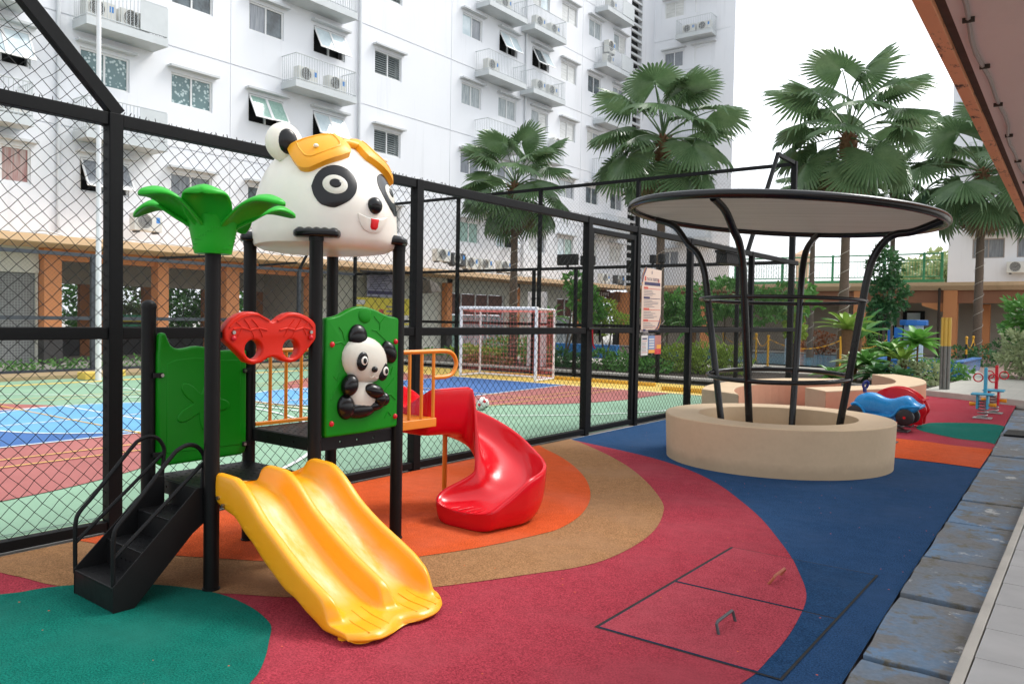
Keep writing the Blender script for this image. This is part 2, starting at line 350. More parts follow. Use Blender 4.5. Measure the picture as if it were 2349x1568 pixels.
# drain slabs along the right edge
def edge_x(y):
    for (xa, ya), (xb, yb) in zip(EDGE, EDGE[1:]):
        if ya <= y <= yb: return xa+(xb-xa)*(y-ya)/(yb-ya)
    return EDGE[-1][0]
t = NT('worn_blue_slab'); n1 = t.noise(2.6, 7, rough=.62); n2 = t.noise(1.3, 4); n3 = t.noise(40, 4); n4 = t.noise(6, 6, rough=.7)
c = t.mix(t.ramp(n2, .44, .56), (.12,.145,.165), (.085,.215,.38)); c = t.mix(t.ramp(n1, .48, .56), c, (.135,.135,.13))
c = t.mix(t.ramp(n4, .54, .62), c, (.10,.085,.045)); c = t.mix(t.ramp(t.noise(3.1, 6, rough=.7), .62, .66), c, (.50,.50,.47))
c = t.mix(.35, c, t.mix(n3, (.03,.03,.03), (.30,.30,.31))); t.set(c, .78, 0, .4); t.bump(t.mix(.5, n3, n1), .5, .012); m_slab = t.m
drain = struct('drain_channel', MB().sheet([(e[0]-.0, e[1]) for e in EDGE]+[(-.44,18.2),(-.44,-2)], -.045), m_dirt)
JY = [-.2,.9,1.95,2.98,4.03,5.10,6.06,7.27,8.25,9.30,10.26,11.35,12.4,13.5,14.6,15.7,16.8,17.9]
for i in range(len(JY)-1):
    y0, y1 = JY[i]+.022+.018*(JY[i] < 5.5), JY[i+1]-.022-.006*(JY[i] < 5); g = rnd.uniform
    def ed(ya, yb, xf, k=5):
        return [(xf(ya+(yb-ya)*j/k)+g(-.008,.008), ya+(yb-ya)*j/k) for j in range(k+1)]
    xr = -.455+g(-.006,.006)-(.10*max(0, (y0-6))/12)
    left = [(x-.0, y) for x, y in ed(y0, y1, lambda y: edge_x(y)+.012)]; right = [(xr+g(-.006,.006), y1), (xr+g(-.006,.006), y0)]
    mid = lambda yy: [(edge_x(yy)*(1-q)+xr*q, yy+g(-.014,.014)) for q in (.3, .6)]
    poly = left+mid(y1)+right+mid(y0)[::-1]
    mb = MB().prism(poly, 'z', -.04, .012+g(-.004,.006)); build('concrete_slab', mb, m_slab, drain, bevel=.006, seg=2)
o = build('rubber_mat', MB().prism([(-1.14,13.47),(-.55,13.47),(-.55,14.12),(-1.14,14.12)], 'z', .014, .045), m_black, bevel=.02, seg=3)
tag(o, 'small black rubber mat lying across the drain slabs', 'mat')
# tiled terrace on the right
t = NT('terrace_tile'); n1 = t.noise(3, 5); c = t.mix(t.ramp(n1, .3, .75), (.33,.32,.31), (.42,.41,.395)); t.set(c, .55, 0, .45); t.bump(t.noise(60, 2), .1, .003); m_tile = t.m
terr = struct('terrace', MB().prism([(-.40,-3),(-.52,18.2),(4,18.2),(4,-3)], 'z', -.05, .044), m_dirt)
build('edge_strip', MB().prism([(-.455,-3),(-.405,-3),(-.525,18.2),(-.575,18.2)], 'z', -.05, .058), m_kerb, terr, bevel=.008)
for i in range(27):
    for j in range(2):
        y = 2.0+i*.45; x = -.402-.0057*(y+3)+j*.45
        build('floor_tile', MB().prism([(x+.003,y+.003),(x+.447,y+.003),(x+.447,y+.447),(x+.003,y+.447)], 'z', .045, .055+rnd.uniform(0,.001)), m_tile, terr)
# overhead canopy of the building the camera stands under
def xe(y): return -.628-.0242*y
def canopy(poly, y0, y1):
    mb = MB(); mb.loft([[(xe(y0)+p, y0, z) for p, z in poly], [(xe(y1)+p, y1, z) for p, z in poly]]); return mb
cpy = thing('canopy', 'orange edged roof canopy overhead at the right edge', 'canopy', (2,8,3))
build('fascia', canopy([(0,3.0),(.072,3.0),(.072,3.3),(0,3.55)], -4, 30), w_fascia, cpy, bevel=.006)
build('drip_groove', canopy([(.0725,3.03),(.118,3.03),(.118,3.3),(.0725,3.3)], -4, 30), m_groove, cpy)
build('soffit', canopy([(.1185,3.012),(2.6,3.012),(2.6,3.32),(.1185,3.32)], -4, 30), w_soffit, cpy)
pts = [(xe(y)+.178+.012*math.sin(y*2.3)+.008*math.sin(y*5.1), y, 3.006-.004*math.sin(y*3)) for y in [2+.25*k for k in range(80)]]
pipe = build('conduit', MB().tube(pts, .011, 6), plain('conduit_grey', (.33,.28,.26), .6), cpy, smooth=True)
for y in (4.2, 5.0, 5.9, 6.9, 8.0, 9.2, 10.6):
    build('pipe_clip', MB().box(xe(y)+.155, xe(y)+.205, y-.008, y+.008, 2.99, 3.011), m_dirt, pipe)

# ---------------------------------------------------------------- sports court
court_o = struct('sports_court', MB().sheet([(-19.4,-16),(-5.77,-16),(-5.77,18.5),(-19.4,18.5)], .0), c_green)
build('court_base_strip', MB().sheet([(-5.77,-16),(FXE,-16),(FXE,21.4),(-5.77,21.4)], -.002), m_conc, court_o)
CXC = -11.95
def arc(cx, cy, rx, ry, a0, a1, n=40): return [(cx+rx*math.cos(rad(a0+(a1-a0)*i/n)), cy+ry*math.sin(rad(a0+(a1-a0)*i/n))) for i in range(n+1)]
def line(pts, w, z, m, closed=False):
    mb = MB(); pts = [V((p[0], p[1], 0)) for p in pts]; L = []; Rr = []
    for i, p in enumerate(pts):
        a = pts[i-1] if i or closed else p; b = pts[(i+1) % len(pts)] if i < len(pts)-1 or closed else p
        d = (b-a).normalized(); n = V((-d.y, d.x, 0))*w/2; L.append(p+n); Rr.append(p-n)
    vs = [(p.x, p.y, z) for p in L]+[(p.x, p.y, z) for p in Rr]; n = len(pts)
    mb.add(vs, [(i, (i+1) % n, n+(i+1) % n, n+i) for i in range(n if closed else n-1)])
    return build('court_line', mb, m, court_o)
def cp(poly, z, m, lab): return build('court_area', MB().sheet(poly, z), m, court_o, label=lab)
cp([(-20.3,16.05),(-5.78,16.05),(-5.78,18.52),(-20.3,18.52)], .004, c_yel, 'broad yellow court end strip')
for s, cy in ((1, 14.6), (-1, 2.1)):
    d = arc(CXC, cy, 4.35 if s > 0 else 4.7, 4.4, 180, 360) if s > 0 else arc(CXC, cy, 4.7, 4.4, 0, 180)
    ye = 16.05 if s > 0 else -1.2
    cp(d+([(CXC+4.35,ye),(CXC-4.35,ye)] if s > 0 else [(CXC-4.7,ye),(CXC+4.7,ye)]), .007, c_red, 'red rounded court area')
    yk = 10.6 if s > 0 else 6.1
    cp([(CXC-1.86,yk),(CXC+1.86,yk),(CXC+1.62 if s > 0 else CXC+1.86,ye),(CXC-1.9,ye)], .010, c_blue, 'dark blue key area')
    cp(arc(CXC, yk, 1.86, 1.86, 0, 360, 60)[:-1], .013, c_lblue, 'light blue free throw circle')
    line(arc(CXC, yk, 1.86, 1.86, 0, 360, 60)[:-1], .05, .017, c_white, True)
    line([(CXC-1.86,yk),(CXC+1.86,yk)], .05, .017, c_white); line([(CXC,yk-1.8),(CXC,yk+1.8)], .045, .0175, c_white)
    line([(CXC+1.86,yk),(CXC+1.62 if s > 0 else CXC+1.86,ye)], .05, .0165, c_white); line([(CXC-1.86,yk),(CXC-1.9,ye)], .05, .0165, c_white)
    line(arc(CXC, cy, 6.05, 6.0, 185 if s > 0 else 8, 355 if s > 0 else 172, 60), .05, .0165, c_white)
    line([(CXC-5.9,ye),(CXC+5.9,ye)], .05, .0165, c_white)
line([(CXC-6.1,8.35),(CXC+6.1,8.35)], .05, .018, c_white); line([(-6.15,-16),(-6.15,16)], .02, .012, m_fence2)
for x in (-9.24,-8.8,-14.8,-15.3): line([(x,-5),(x,16)], .04, .0185, c_ylw2)
for y in (8.62, 5.4, 12.9): line([(CXC-3.1,y),(CXC+3.15,y)], .04, .019, c_ylw2)
cp([(-6.08,-16),(-5.79,-16),(-5.79,16.05),(-6.08,16.05)], .005, c_yel, 'yellow court edge band')
cp([(-18.35,-16),(-18.12,-16),(-18.12,16.05),(-18.35,16.05)], .005, c_yel, 'yellow far court edge band')
build('court_kerb', MB().box(-20.35, -19.35, -16, 18.7, -.05, .10), plain('brown_kerb', (.30,.22,.12), .85, .3, 4, .3), court_o, bevel=.02)
o = build('timber_edge_bar', MB().box(-12.0, -8.7, 17.42, 17.56, .004, .09).box(-13.8,-12.1,17.42,17.56,.004,.09), plain('yellow_bar_paint', (.66,.36,.03), .5), bevel=.015); tag(o, 'low yellow painted stop bar on the court floor behind the goal', 'stop bar')
o = build('timber_edge_bar', MB().box(-8.1, -6.5, 16.6, 16.72, .006, .10), MATS['yellow_bar_paint'], bevel=.015); tag(o, 'low yellow painted stop bar seen between the fence posts beside the round planter', 'stop bar')
# ---------------------------------------------------------------- chain link fences
def chain(P, u0, u1, w0, w1, pu, pw, r, jit=0.0, dn=.003, inside=None):
    mb = MB(); I = int((u1-u0)/(pu/2)); J = int((w1-w0)/(pw/2)); hu = (u1-u0)/I; hw = (w1-w0)/J
    rj = random.Random(int(u0*100)+int(w0*10)); ja = {}
    def pos(i, j):
        if (i, j) not in ja:
            e = jit if 0 < i < I and 0 < j < J else 0
            ja[(i, j)] = (u0+i*hu+rj.uniform(-e, e), w0+j*hw+rj.uniform(-e, e))
        return ja[(i, j)]
    def run(i, j, dj):
        out = []
        while 0 <= i <= I and 0 <= j <= J: out.append((i, j)); i += 1; j += dj
        return out
    starts = [(0, j, 1) for j in range(0, J+1, 2)]+[(i, 0, 1) for i in range(2, I+1, 2)]
    starts += [(0, j, -1) for j in range(0, J+1, 2)]+[(i, J, -1) for i in range(1, I+1) if (i+J) % 2 == 0]
    for i, j, d in starts:
        q = run(i, j, d)
        if len(q) < 2: continue
        if not jit and not inside: q = [q[0], q[-1]]
        segs = [[]]
        for nd in q:
            p = pos(*nd)
            if inside and not inside(*p):
                segs.append([]); continue
            segs[-1].append(P(p[0], p[1], dn*d))
        for sg in segs:
            if len(sg) > 1: mb.tube(sg, r, 3, cap=False)
    return mb
XF = -5.72
near = thing('chain_link_fence', 'black chain link fence with gate between the play area and the court', 'fence', (XF,8,0))
PN = lambda u, w, d: (XF+d, u, w)
POSTS = [-3.4,-.27,2.87,6.0,9.37,10.79,12.72,15.65]
def post(y, z1, parent, m, x=XF, s=.05): return build('post', MB().box(x-s, x+s, y-s, y+s, 0, z1), m, parent, bevel=.006)
for y in POSTS: post(y, 3.0 if y > 0 else 5.2, near, m_fence)
post(18.6, 5.3, near, m_fence, -5.85, .06)
for a, b in zip(POSTS+[18.6], (POSTS+[18.6])[1:]):
    gate = abs(a-9.37) < .01
    for z, h in ((.055,.07),(1.44,.085),(2.955,.09)):
        if gate and z < 2: continue
        build('rail', MB().box(XF-.04, XF+.04, a+.052, b-.052, z-h/2, z+h/2), m_fence, near, bevel=.005)
    if not gate:
        build('chain_link_mesh', chain(PN, a+.05, b-.05, .09, 2.93, .104, .102, .0026, .0055), m_wire, near, kind='stuff')
# ragged wire ends over the top rail
mb = MB()
for y in [POSTS[0]+k*.043 for k in range(int((18.6-POSTS[0])/.043))]:
    mb.tube([(XF+.03,y,2.97),(XF+.01+rnd.uniform(-.01,.02),y+rnd.uniform(-.02,.03),3.008+rnd.uniform(0,.022)),(XF-.02,y+.02,3.0)], .0024, 3, cap=False)
build('wire_ends', mb, m_wire, near, kind='stuff')
# raised end bays with sloping braces
build('brace', MB().beam((XF,2.9,3.0),(XF,.75,5.2), .08, .09), m_fence, near); build('rail', MB().box(XF-.04, XF+.04, -3.4, .78, 5.16, 5.24), m_fence, near)
build('chain_link_mesh', chain(PN, -3.35, 2.82, 3.02, 5.16, .104, .102, .0026, .0055, inside=lambda u, w: w < 3.0+(2.86-u)*1.02), m_wire, near, kind='stuff')
build('brace', MB().beam((-5.85,17.42,5.24),(-5.85,15.75,3.0), .07, .07), m_fence, near); build('rail', MB().box(-5.89, -5.81, 17.4, 18.6, 5.22, 5.30), m_fence, near)
gt = build('gate', MB().box(XF-.03,XF+.03,9.44,9.50,.03,2.86).box(XF-.03,XF+.03,10.66,10.73,.03,2.86).box(XF-.03,XF+.03,9.50,10.66,2.79,2.86).box(XF-.03,XF+.03,9.50,10.66,1.40,1.48).box(XF-.03,XF+.03,9.50,10.66,.03,.10), m_fence, near, bevel=.005)
build('chain_link_mesh', chain(PN, 9.5, 10.66, .1, 2.8, .104, .102, .0026, .0055), m_wire, gt, kind='stuff')
build('latch', MB().box(XF+.03, XF+.07, 9.34, 9.62, 1.455, 1.485).box(XF+.03, XF+.06, 9.66, 9.69, 1.28, 1.45), m_black, gt, bevel=.004)
build('red_strap', MB().tube([(XF+.06,9.44,1.46),(XF+.07,9.43,1.38),(XF+.065,9.45,1.30),(XF+.06,9.47,1.24),(XF+.07,9.50,1.20)], .011, 5), p_redknob, gt, smooth=True)
# end fence behind the goal
YE = 18.6
endf = thing('chain_link_fence', 'tall black ball stop fence behind the white goal', 'fence', (-13,YE,0))
for x in (-20.6,-16.0,-12.94,-9.85): build('post', MB().box(x-.045, x+.045, YE-.045, YE+.045, 0, 5.28), m_fence, endf)
for x in (-13.13,-11.72,-9.2,-7.13): build('post', MB().box(x-.04, x+.04, YE-.03, YE+.05, 0, 3.0), m_fence, endf)
for z in (.07,1.43,2.99,5.24): build('rail', MB().box(-20.6, -5.9, YE-.035, YE+.035, z-.04, z+.04), m_fence, endf)
PE = lambda u, w, d: (u, YE+d, w)
build('chain_link_mesh', chain(PE, -20.5, -5.92, .1, 5.2, .10, .10, .0013, 0), m_wire, endf, kind='stuff')
build('kerb', MB().box(-20.4, -5.9, 18.75, 19.1, -.05, .16), m_kerb, endf, bevel=.02)
XB = -20.6
farf = thing('chain_link_fence', 'grey chain link fence on the far side of the court before the arcade', 'fence', (XB,8,0))
for y in (-3,3.4,9.82,16.25): build('post', MB().box(XB-.05, XB+.05, y-.05, y+.05, 0, 3.02), m_fence2, farf)
for z in (.10,1.40,2.98): build('rail', MB().box(XB-.035, XB+.035, -4, 18.55, z-.045, z+.045), m_fence2, farf)
PB = lambda u, w, d: (XB+d, u, w)
build('chain_link_mesh', chain(PB, -2, 18.5, .1, 2.95, .10, .10, .0016, 0), m_fence2, farf, kind='stuff')
for a, b in (((11.6,3.04),(13.0,3.2)), ((14.76,3.05),(16.15,3.22)), ((16.25,3.0),(16.55,3.5))):
    build('brace', MB().beam((XB,a[0],a[1]),(XB,b[0],b[1]), .06, .07), m_fence, farf)
build('footing', MB().box(XB+1.0, XB+1.35, 9.62, 9.98, 0, .16), c_yel, farf, bevel=.02)
# ---------------------------------------------------------------- play structure
PS = thing('play_structure', 'black post playground set with panda head roof, yellow double slide and red spiral slide', 'playground set', (-4.087,2.62,0), -.0339)
ROOT[PS.name] = V((0,0,0))
def interp(tab, x):
    if x <= tab[0][0]: return tab[0][1]
    for (a, u), (b, w) in zip(tab, tab[1:]):
        if x <= b:
            t = (x-a)/(b-a); return u+(w-u)*t
    return tab[-1][1]
def plate(outlines, depth, bevel, M, res=2):
    """flat plate with holes and rounded edges from 2D outlines"""
    cu = bpy.data.curves.new('p', 'CURVE'); cu.dimensions = '2D'; cu.fill_mode = 'BOTH'; cu.extrude = depth/2-bevel; cu.bevel_depth = bevel; cu.bevel_resolution = res; cu.offset = -bevel
    for o in outlines:
        sp = cu.splines.new('POLY'); sp.points.add(len(o)-1); sp.use_cyclic_u = True
        for p, q in zip(sp.points, o): p.co = (q[0], q[1], 0, 1)
    ob = bpy.data.objects.new('p', cu); COL.objects.link(ob); dg = bpy.context.evaluated_depsgraph_get(); me = ob.evaluated_get(dg).to_mesh()
    mb = MB().add([M @ v.co for v in me.vertices], [tuple(p.vertices) for p in me.polygons])
    ob.evaluated_get(dg).to_mesh_clear(); bpy.data.objects.remove(ob); bpy.data.curves.remove(cu); return mb
def XP(x): return Matrix(((0,0,1,x),(1,0,0,0),(0,1,0,0),(0,0,0,1)))      # (u,v,w) -> x = x+w, y = u, z = v
def circ(cx, cy, r, n=24, ry=None): return [(cx+r*math.cos(2*pi*k/n), cy+(ry or r)*math.sin(2*pi*k/n)) for k in range(n)]
def weld(o, d=.0004):
    bm = bmesh.new(); bm.from_mesh(o.data); bmesh.ops.remove_doubles(bm, verts=bm.verts, dist=d); bmesh.ops.recalc_face_normals(bm, faces=bm.faces); bm.to_mesh(o.data); bm.free()
    o.data.set_sharp_from_angle(angle=rad(50)); return o
for nm, (x, y, z) in dict(A=(0,0,1.95), B=(-.736,0,1.62), C=(-.736,.719,2.10), D=(0,.719,2.10), F=(-.736,1.438,2.10), E=(0,1.438,2.10)).items():
    pr = [(.0435,-.02),(.0435,z)]
    if nm == 'B': pr += [(.0475,z),(.0475,z+.012),(.043,z+.03),(.03,z+.044),(.012,z+.051)]
    build('post', MB().lathe(x, y, pr, 28), m_postb, PS, smooth=True)
    build('base_collar', MB().lathe(x, y, [(.05,.009),(.05,.016),(.046,.018)], 28), m_black, PS, smooth=True)
# decks
def deck(y0, y1, z, holes):
    x0, x1 = -.736, 0
    d = build('deck', MB().box(x0+.012, x1-.012, y0+.012, y1-.012, z-.02, z), m_black, PS, bevel=.006, seg=2)
    mb = MB()
    def skirt(P, a, b):
        h0, h1 = z-.088, z-.004; hz = z-.045; r = .0065; c = [(a+b)/2+k for k in (-.145, 0, .145)]
        mb.add([], []); P(mb, a, b, hz+r, h1); P(mb, a, b, h0, hz-r); e = [a]+[v for q in c for v in (q-r, q+r)]+[b]
        for i in range(0, len(e), 2): P(mb, e[i], e[i+1], hz-r, hz+r)
    fx = lambda xx: (lambda m, a, b, u, w: m.box(xx-.006, xx+.006, a, b, u, w)); fy = lambda yy: (lambda m, a, b, u, w: m.box(a, b, yy-.006, yy+.006, u, w))
    for xx in (x0+.008, x1-.008): skirt(fx(xx), y0+.03, y1-.03)
    for yy in (y0+.008, y1-.008): skirt(fy(yy), x0+.03, x1-.03)
    build('deck_skirt', mb, m_black, d)
    mb = MB()
    for i in range(11):
        for j in range(11):
            a = .5 if (i+j) % 2 else -.5
            mb.ell((x0+.07+i*.06, y0+.06+j*.06, z), (.012,.006,.003), 6, 3, Matrix.Rotation(a, 3, 'Z'))
    build('tread_studs', mb, m_black, d, smooth=True, kind='stuff')
deck(0, .719, .57, 0); deck(.719, 1.438, .80, 0)
# stairs
st = build('stairs', MB().prism([(-.545,.009),(-.545,.15),(-.075,.60),(-.02,.60),(-.02,.40),(-.10,.345),(-.43,.009)], 'x', -.50, -.492), m_black, PS, bevel=.003)
build('stringer', MB().prism([(-.545,.009),(-.545,.15),(-.075,.60),(-.02,.60),(-.02,.40),(-.10,.345),(-.43,.009)], 'x', -.033, -.025), m_black, st, bevel=.003)
TR = [(-.545,.145),(-.37,.285),(-.19,.425),(0,.57)]
for i, (y, z) in enumerate(TR):
    zb = TR[i-1][1] if i else .012
    if i < 3: 
        tr = build('tread', MB().box(-.491, -.034, y+.002, TR[i+1][0]+.02, z-.012, z), m_black, st, bevel=.004)
        mb = MB()
    mr = MB(); yy = y+.004
    if i % 2 == 1:
        cs = [-.2626+k for k in (-.05, 0, .05)]; hz = (z+zb)/2-.01; r = .005
        mr.box(-.491,-.034,yy,yy+.01,hz+r,z-.0125).box(-.491,-.034,yy,yy+.01,zb,hz-r); e = [-.491]+[v for q in cs for v in (q-r, q+r)]+[-.034]
        for k in range(0, 8, 2): mr.box(e[k], e[k+1], yy, yy+.01, hz-r, hz+r)
    else: mr.box(-.491, -.034, yy, yy+.01, zb, z-.0125)
    build('riser', mr, m_black, st)
    if i < 3:
        mb = MB()
        for a in range(7):
            for b in range(3): mb.ell((-.43+a*.056+(b % 2)*.02, y+.05+b*.045, z), (.011,.0055,.003), 6, 3, Matrix.Rotation(.6 if (a+b) % 2 else -.6, 3, 'Z'))
        build('tread_studs', mb, m_black, st, smooth=True, kind='stuff')
def bez(ctrl, k=5):
    return [tuple(p) for p in sp3(ctrl, k)]
def sp3(p, k):
    p = [V(q) for q in p]; out = []
    for i in range(len(p)-1):
        a, b, c, d = p[max(i-1,0)], p[i], p[i+1], p[min(i+2, len(p)-1)]
        for j in range(k):
            t = j/k; out.append(.5*((2*b)+(c-a)*t+(2*a-5*b+4*c-d)*t*t+(3*b-a-3*c+d)*t**3))
    out.append(p[-1]); return out
for x in (-.512, -.055):
    loop = [(x,-.53,.12),(x,-.532,.30),(x,-.528,.41),(x,-.505,.465),(x,-.42,.555),(x,-.22,.785),(x,-.165,.832),(x,-.105,.848),(x,-.05,.825),(x,-.015,.765),(x,-.018,.70),(x,-.03,.57),(x,-.04,.46)]
    h = build('handrail', MB().tube(bez(loop, 4), .0125, 8), m_black, PS, smooth=True)
    build('lower_rail', MB().tube([(x,-.531,.29),(x,-.02,.735)], .011, 8), m_black, h, smooth=True)
# yellow double slide
BED = [(0,.577),(.11,.57),(.18,.556),(.27,.515),(.385,.428),(.556,.312),(.70,.228),(.86,.148),(1.0,.098),(1.12,.070),(1.22,.064),(1.255,.062),(1.275,.05),(1.288,.032),(1.29,.018)]
RAIL = [(-.03,.60),(-.015,.655),(.02,.684),(.22,.676),(.33,.612),(.47,.492),(.70,.352),(.84,.275),(.96,.228),(1.05,.195),(1.095,.155),(1.125,.085),(1.15,.068),(1.22,.064),(1.255,.062),(1.275,.05),(1.288,.032),(1.29,.018)]
LOW = [(-.03,.60),(0,.55),(.05,.50),(.24,.445),(.45,.30),(.64,.175),(.9,.075),(1.04,.02),(1.15,.018),(1.3,.018)]
TOP = [(0,.72),(.004,.93),(.018,1),(.046,1),(.060,.92),(.068,.66),(.078,.34),(.094,.12),(.118,.03),(.15,0),(.22,0),(.27,0),(.292,.03),(.308,.12),(.318,.34),(.326,.66),(.333,.92),(.345,1),(.375,1),(.387,.92),(.394,.66),(.402,.34),(.412,.12),(.428,.03),(.45,0),(.52,0),(.57,0),(.602,.03),(.626,.12),(.642,.34),(.652,.66),(.66,.92),(.674,1),(.702,1),(.716,.93),(.72,.72)]
BUL = [(0,-.075),(.05,-.015),(.13,.022),(.22,.0),(.30,-.045),(.34,-.058),(.38,-.045),(.44,-.010),(.50,-.002),(.58,-.025),(.65,-.07),(.70,-.12),(.72,-.15)]
def bulge(y): return interp(BUL, y)
def rail_z(x, y):
    dx = -.03 if y < .2 else (.03 if y < .5 else .085)
    f = max(0, min(1, (x-.6)/.4)); q = x-dx*f
    return max(interp(RAIL, q) if q < 1.15 else 0, interp(BED, x))
rings = []
XS = [-.03,-.015,0,.03,.07,.12,.17,.22,.28,.33,.40,.47,.55,.63,.70,.78,.84,.90,.96,1.01,1.04,1.07,1.09,1.11,1.13,1.15,1.17,1.19,1.21,1.235,1.255,1.27,1.28,1.287,1.29]
for k, x in enumerate(XS):
    b = interp(BED, x); lo = interp(LOW, x); r = interp(RAIL, x)
    rg = []
    sc = .010*math.sin(x*34) if .2 < x < .95 else 0
    for y, h in TOP:
        f = max(0, min(1, (x-.85)/.40)); f = f*f*(3-2*f)
        rg.append((x+bulge(y)*f+(-.012 if x < 0 and h < .3 else 0), y, b+h*(rail_z(x, y)-b)))
    f = max(0, min(1, (x-.85)/.40)); f = f*f*(3-2*f); un = max(b-.03, .016); rl_, rr_ = rail_z(x, 0), rail_z(x, .7)
    lo2 = min(lo+sc, b-.004)
    for y, z in ((.721,(lo2+rr_)/2),(.721,lo2+.02),(.705,lo2),(.68,lo2),(.65,un),(.36,un),(.07,un),(.04,lo2),(.015,lo2),(-.001,lo2+.02),(-.001,(lo2+rl_)/2)):
        rg.append((x+bulge(min(.72, max(0, y)))*f, y, z))
    rings.append(rg)
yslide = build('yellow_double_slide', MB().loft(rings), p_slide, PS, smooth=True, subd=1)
for y in (.10, .165, .235, .43, .50, .57, .64):
    pts = [(x+bulge(y)*max(0, min(1, (x-.85)/.40)), y+(x-1.1)*(.3*(y-.36)), interp(BED, x)+.0008) for x in [1.03+.038*k for k in range(7)]]
    build('slide_rib', MB().tube(pts, .0028, 5), p_yel, yslide, smooth=True)
for x, z in ((.075,.548),(.125,.512)):
    build('bolt', MB().tube([(x,-.012,z),(x,.0,z)], .011, 12), m_bolt, yslide, smooth=True)
build('slide_foot', MB().tube([(1.12,.05,.0),(1.12,.05,.03)], .03, 12), p_yel, yslide, smooth=True)
# side decoration embossed on the slide wall
for k in range(9):
    x = .16+k*.1; z = (interp(BED, x)+interp(LOW, x))/2+.016
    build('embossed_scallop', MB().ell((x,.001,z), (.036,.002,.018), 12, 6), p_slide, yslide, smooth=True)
# orange red mask panel
mask = [(.056,1.445),(.056,1.505),(.075,1.535),(.105,1.566),(.15,1.594),(.20,1.609),(.235,1.61),(.275,1.604),(.315,1.585),(.345,1.562),(.378,1.55),(.41,1.562),(.44,1.585),(.48,1.604),(.525,1.611),(.575,1.606),(.625,1.59),(.67,1.565),(.70,1.538),(.706,1.50),(.706,1.45),(.67,1.41),(.63,1.37),(.585,1.325),(.545,1.303),(.50,1.298),(.45,1.31),(.415,1.33),(.38,1.338),(.345,1.33),(.305,1.306),(.25,1.295),(.20,1.312),(.155,1.358),(.10,1.405)]
mk = build('mask_panel', plate([mask, circ(.247,1.385,.058,28), circ(.511,1.385,.058,28)], .07, .014, XP(.0), 3), p_redo, PS, smooth=True, label='orange red eye mask panel')
weld(mk)
def ridge(pts, r, x, m, par, nm='moulded_vein'): return build(nm, MB().tube([(x, y, z) for y, z in pts], r, 6), m, par, smooth=True)
for s in (-1, 1):
    c = .381
    ridge([(c+s*q, z) for q, z in ((.045,1.50),(.10,1.512),(.16,1.50),(.22,1.515),(.27,1.505))], .006, .036, p_redo, mk)
    for a, b in (((.10,1.512),(.15,1.565)),((.155,1.502),(.20,1.565)),((.155,1.502),(.13,1.45)),((.215,1.514),(.255,1.55)),((.10,1.51),(.075,1.46)),((.215,1.512),(.24,1.47))):
        ridge([(c+s*a[0], a[1]), (c+s*(a[0]+b[0])/2+.004, (a[1]+b[1])/2), (c+s*b[0], b[1])], .0048, .0355, p_redo, mk)
    ridge([(c+s*q, z) for q, z in ((.03,1.555),(.06,1.57),(.10,1.588),(.15,1.592),(.21,1.578),(.26,1.55),(.295,1.515))], .008, .034, p_redo, mk)
    build('bolt', MB().ell((.042,c+s*.272,1.452), (.012,.016,.016), 12, 8), p_redknob, mk, smooth=True)
    build('screw', MB().tube([(.03,c+s*.272,1.487),(.048,c+s*.272,1.487)], .011, 10), m_bolt, mk, smooth=True)
for y, s in ((.05, 1), (.70, 1)): build('bracket', MB().box(-.02,.01,y-.03,y+.03,1.455,1.49), m_black, PS, bevel=.003)
# green panel with the seated panda
gpo = [(.776,.815),(.778,1.565),(.79,1.578),(.84,1.585),(.885,1.597),(.93,1.618),(.98,1.64),(1.03,1.655),(1.08,1.66),(1.13,1.655),(1.2,1.638),(1.27,1.613),(1.325,1.597),(1.37,1.592),(1.405,1.585),(1.417,1.57),(1.412,.83),(1.40,.815),(1.1,.80),(.79,.80)]
gp = build('panda_panel', plate([gpo], .06, .016, XP(.005), 3), p_green, PS, smooth=True, label='green panel with a seated panda in relief'); weld(gp)
def blob(nm, y, z, ry, rz, rx, m, x=.035, rot=0, par=None): 
    return build(nm, MB().ell((x,y,z), (rx,ry,rz), 20, 12, Matrix.Rotation(rot, 3, 'X')), m, par or gp, smooth=True)
blob('panda_ear', 1.035,1.455,.078,.085,.05,m_blackp); blob('panda_ear', 1.318,1.345,.06,.085,.05,m_blackp,rot=.5)
blob('panda_body', 1.085,1.05,.13,.12,.05,p_cream)
blob('panda_head', 1.10,1.297,.198,.158,.075,p_cream,rot=-.28)
def hx(y, z):
    dy, dz = y-1.10, z-1.297; c_, s_ = math.cos(.28), math.sin(.28); u, v = (dy*c_-dz*s_)/.198, (dy*s_+dz*c_)/.158
    return .035+.075*math.sqrt(max(.02, 1-u*u-v*v))
for y, z in ((1.028,1.293),(1.232,1.214)):
    x0 = hx(y, z); n_ = (y-1.10)*.35
    ep = blob('eye_patch', y,z,.047,.064,.018,m_blackp,x=x0-.004,rot=-.2); blob('eye_white', y+.006+n_*.1,z+.004,.030,.034,.012,p_white,x=x0+.006,rot=-.2,par=ep); blob('pupil', y+.008+n_*.15,z+.004,.017,.021,.010,m_blackp,x=x0+.0125,par=ep)
blob('panda_nose', 1.127,1.236,.023,.021,.02,m_blackp,x=.108)
ridge([(1.085,1.19),(1.10,1.18),(1.115,1.187),(1.125,1.195),(1.14,1.18),(1.155,1.175),(1.165,1.185)], .003, .106, p_cream, gp, 'mouth_line')
blob('panda_arm', .955,1.135,.06,.075,.055,m_blackp,rot=-.3,x=.06); blob('panda_arm', 1.155,1.085,.088,.05,.055,m_blackp,rot=-.3,x=.068); blob('panda_arm', 1.215,1.03,.045,.05,.045,m_blackp,x=.065)
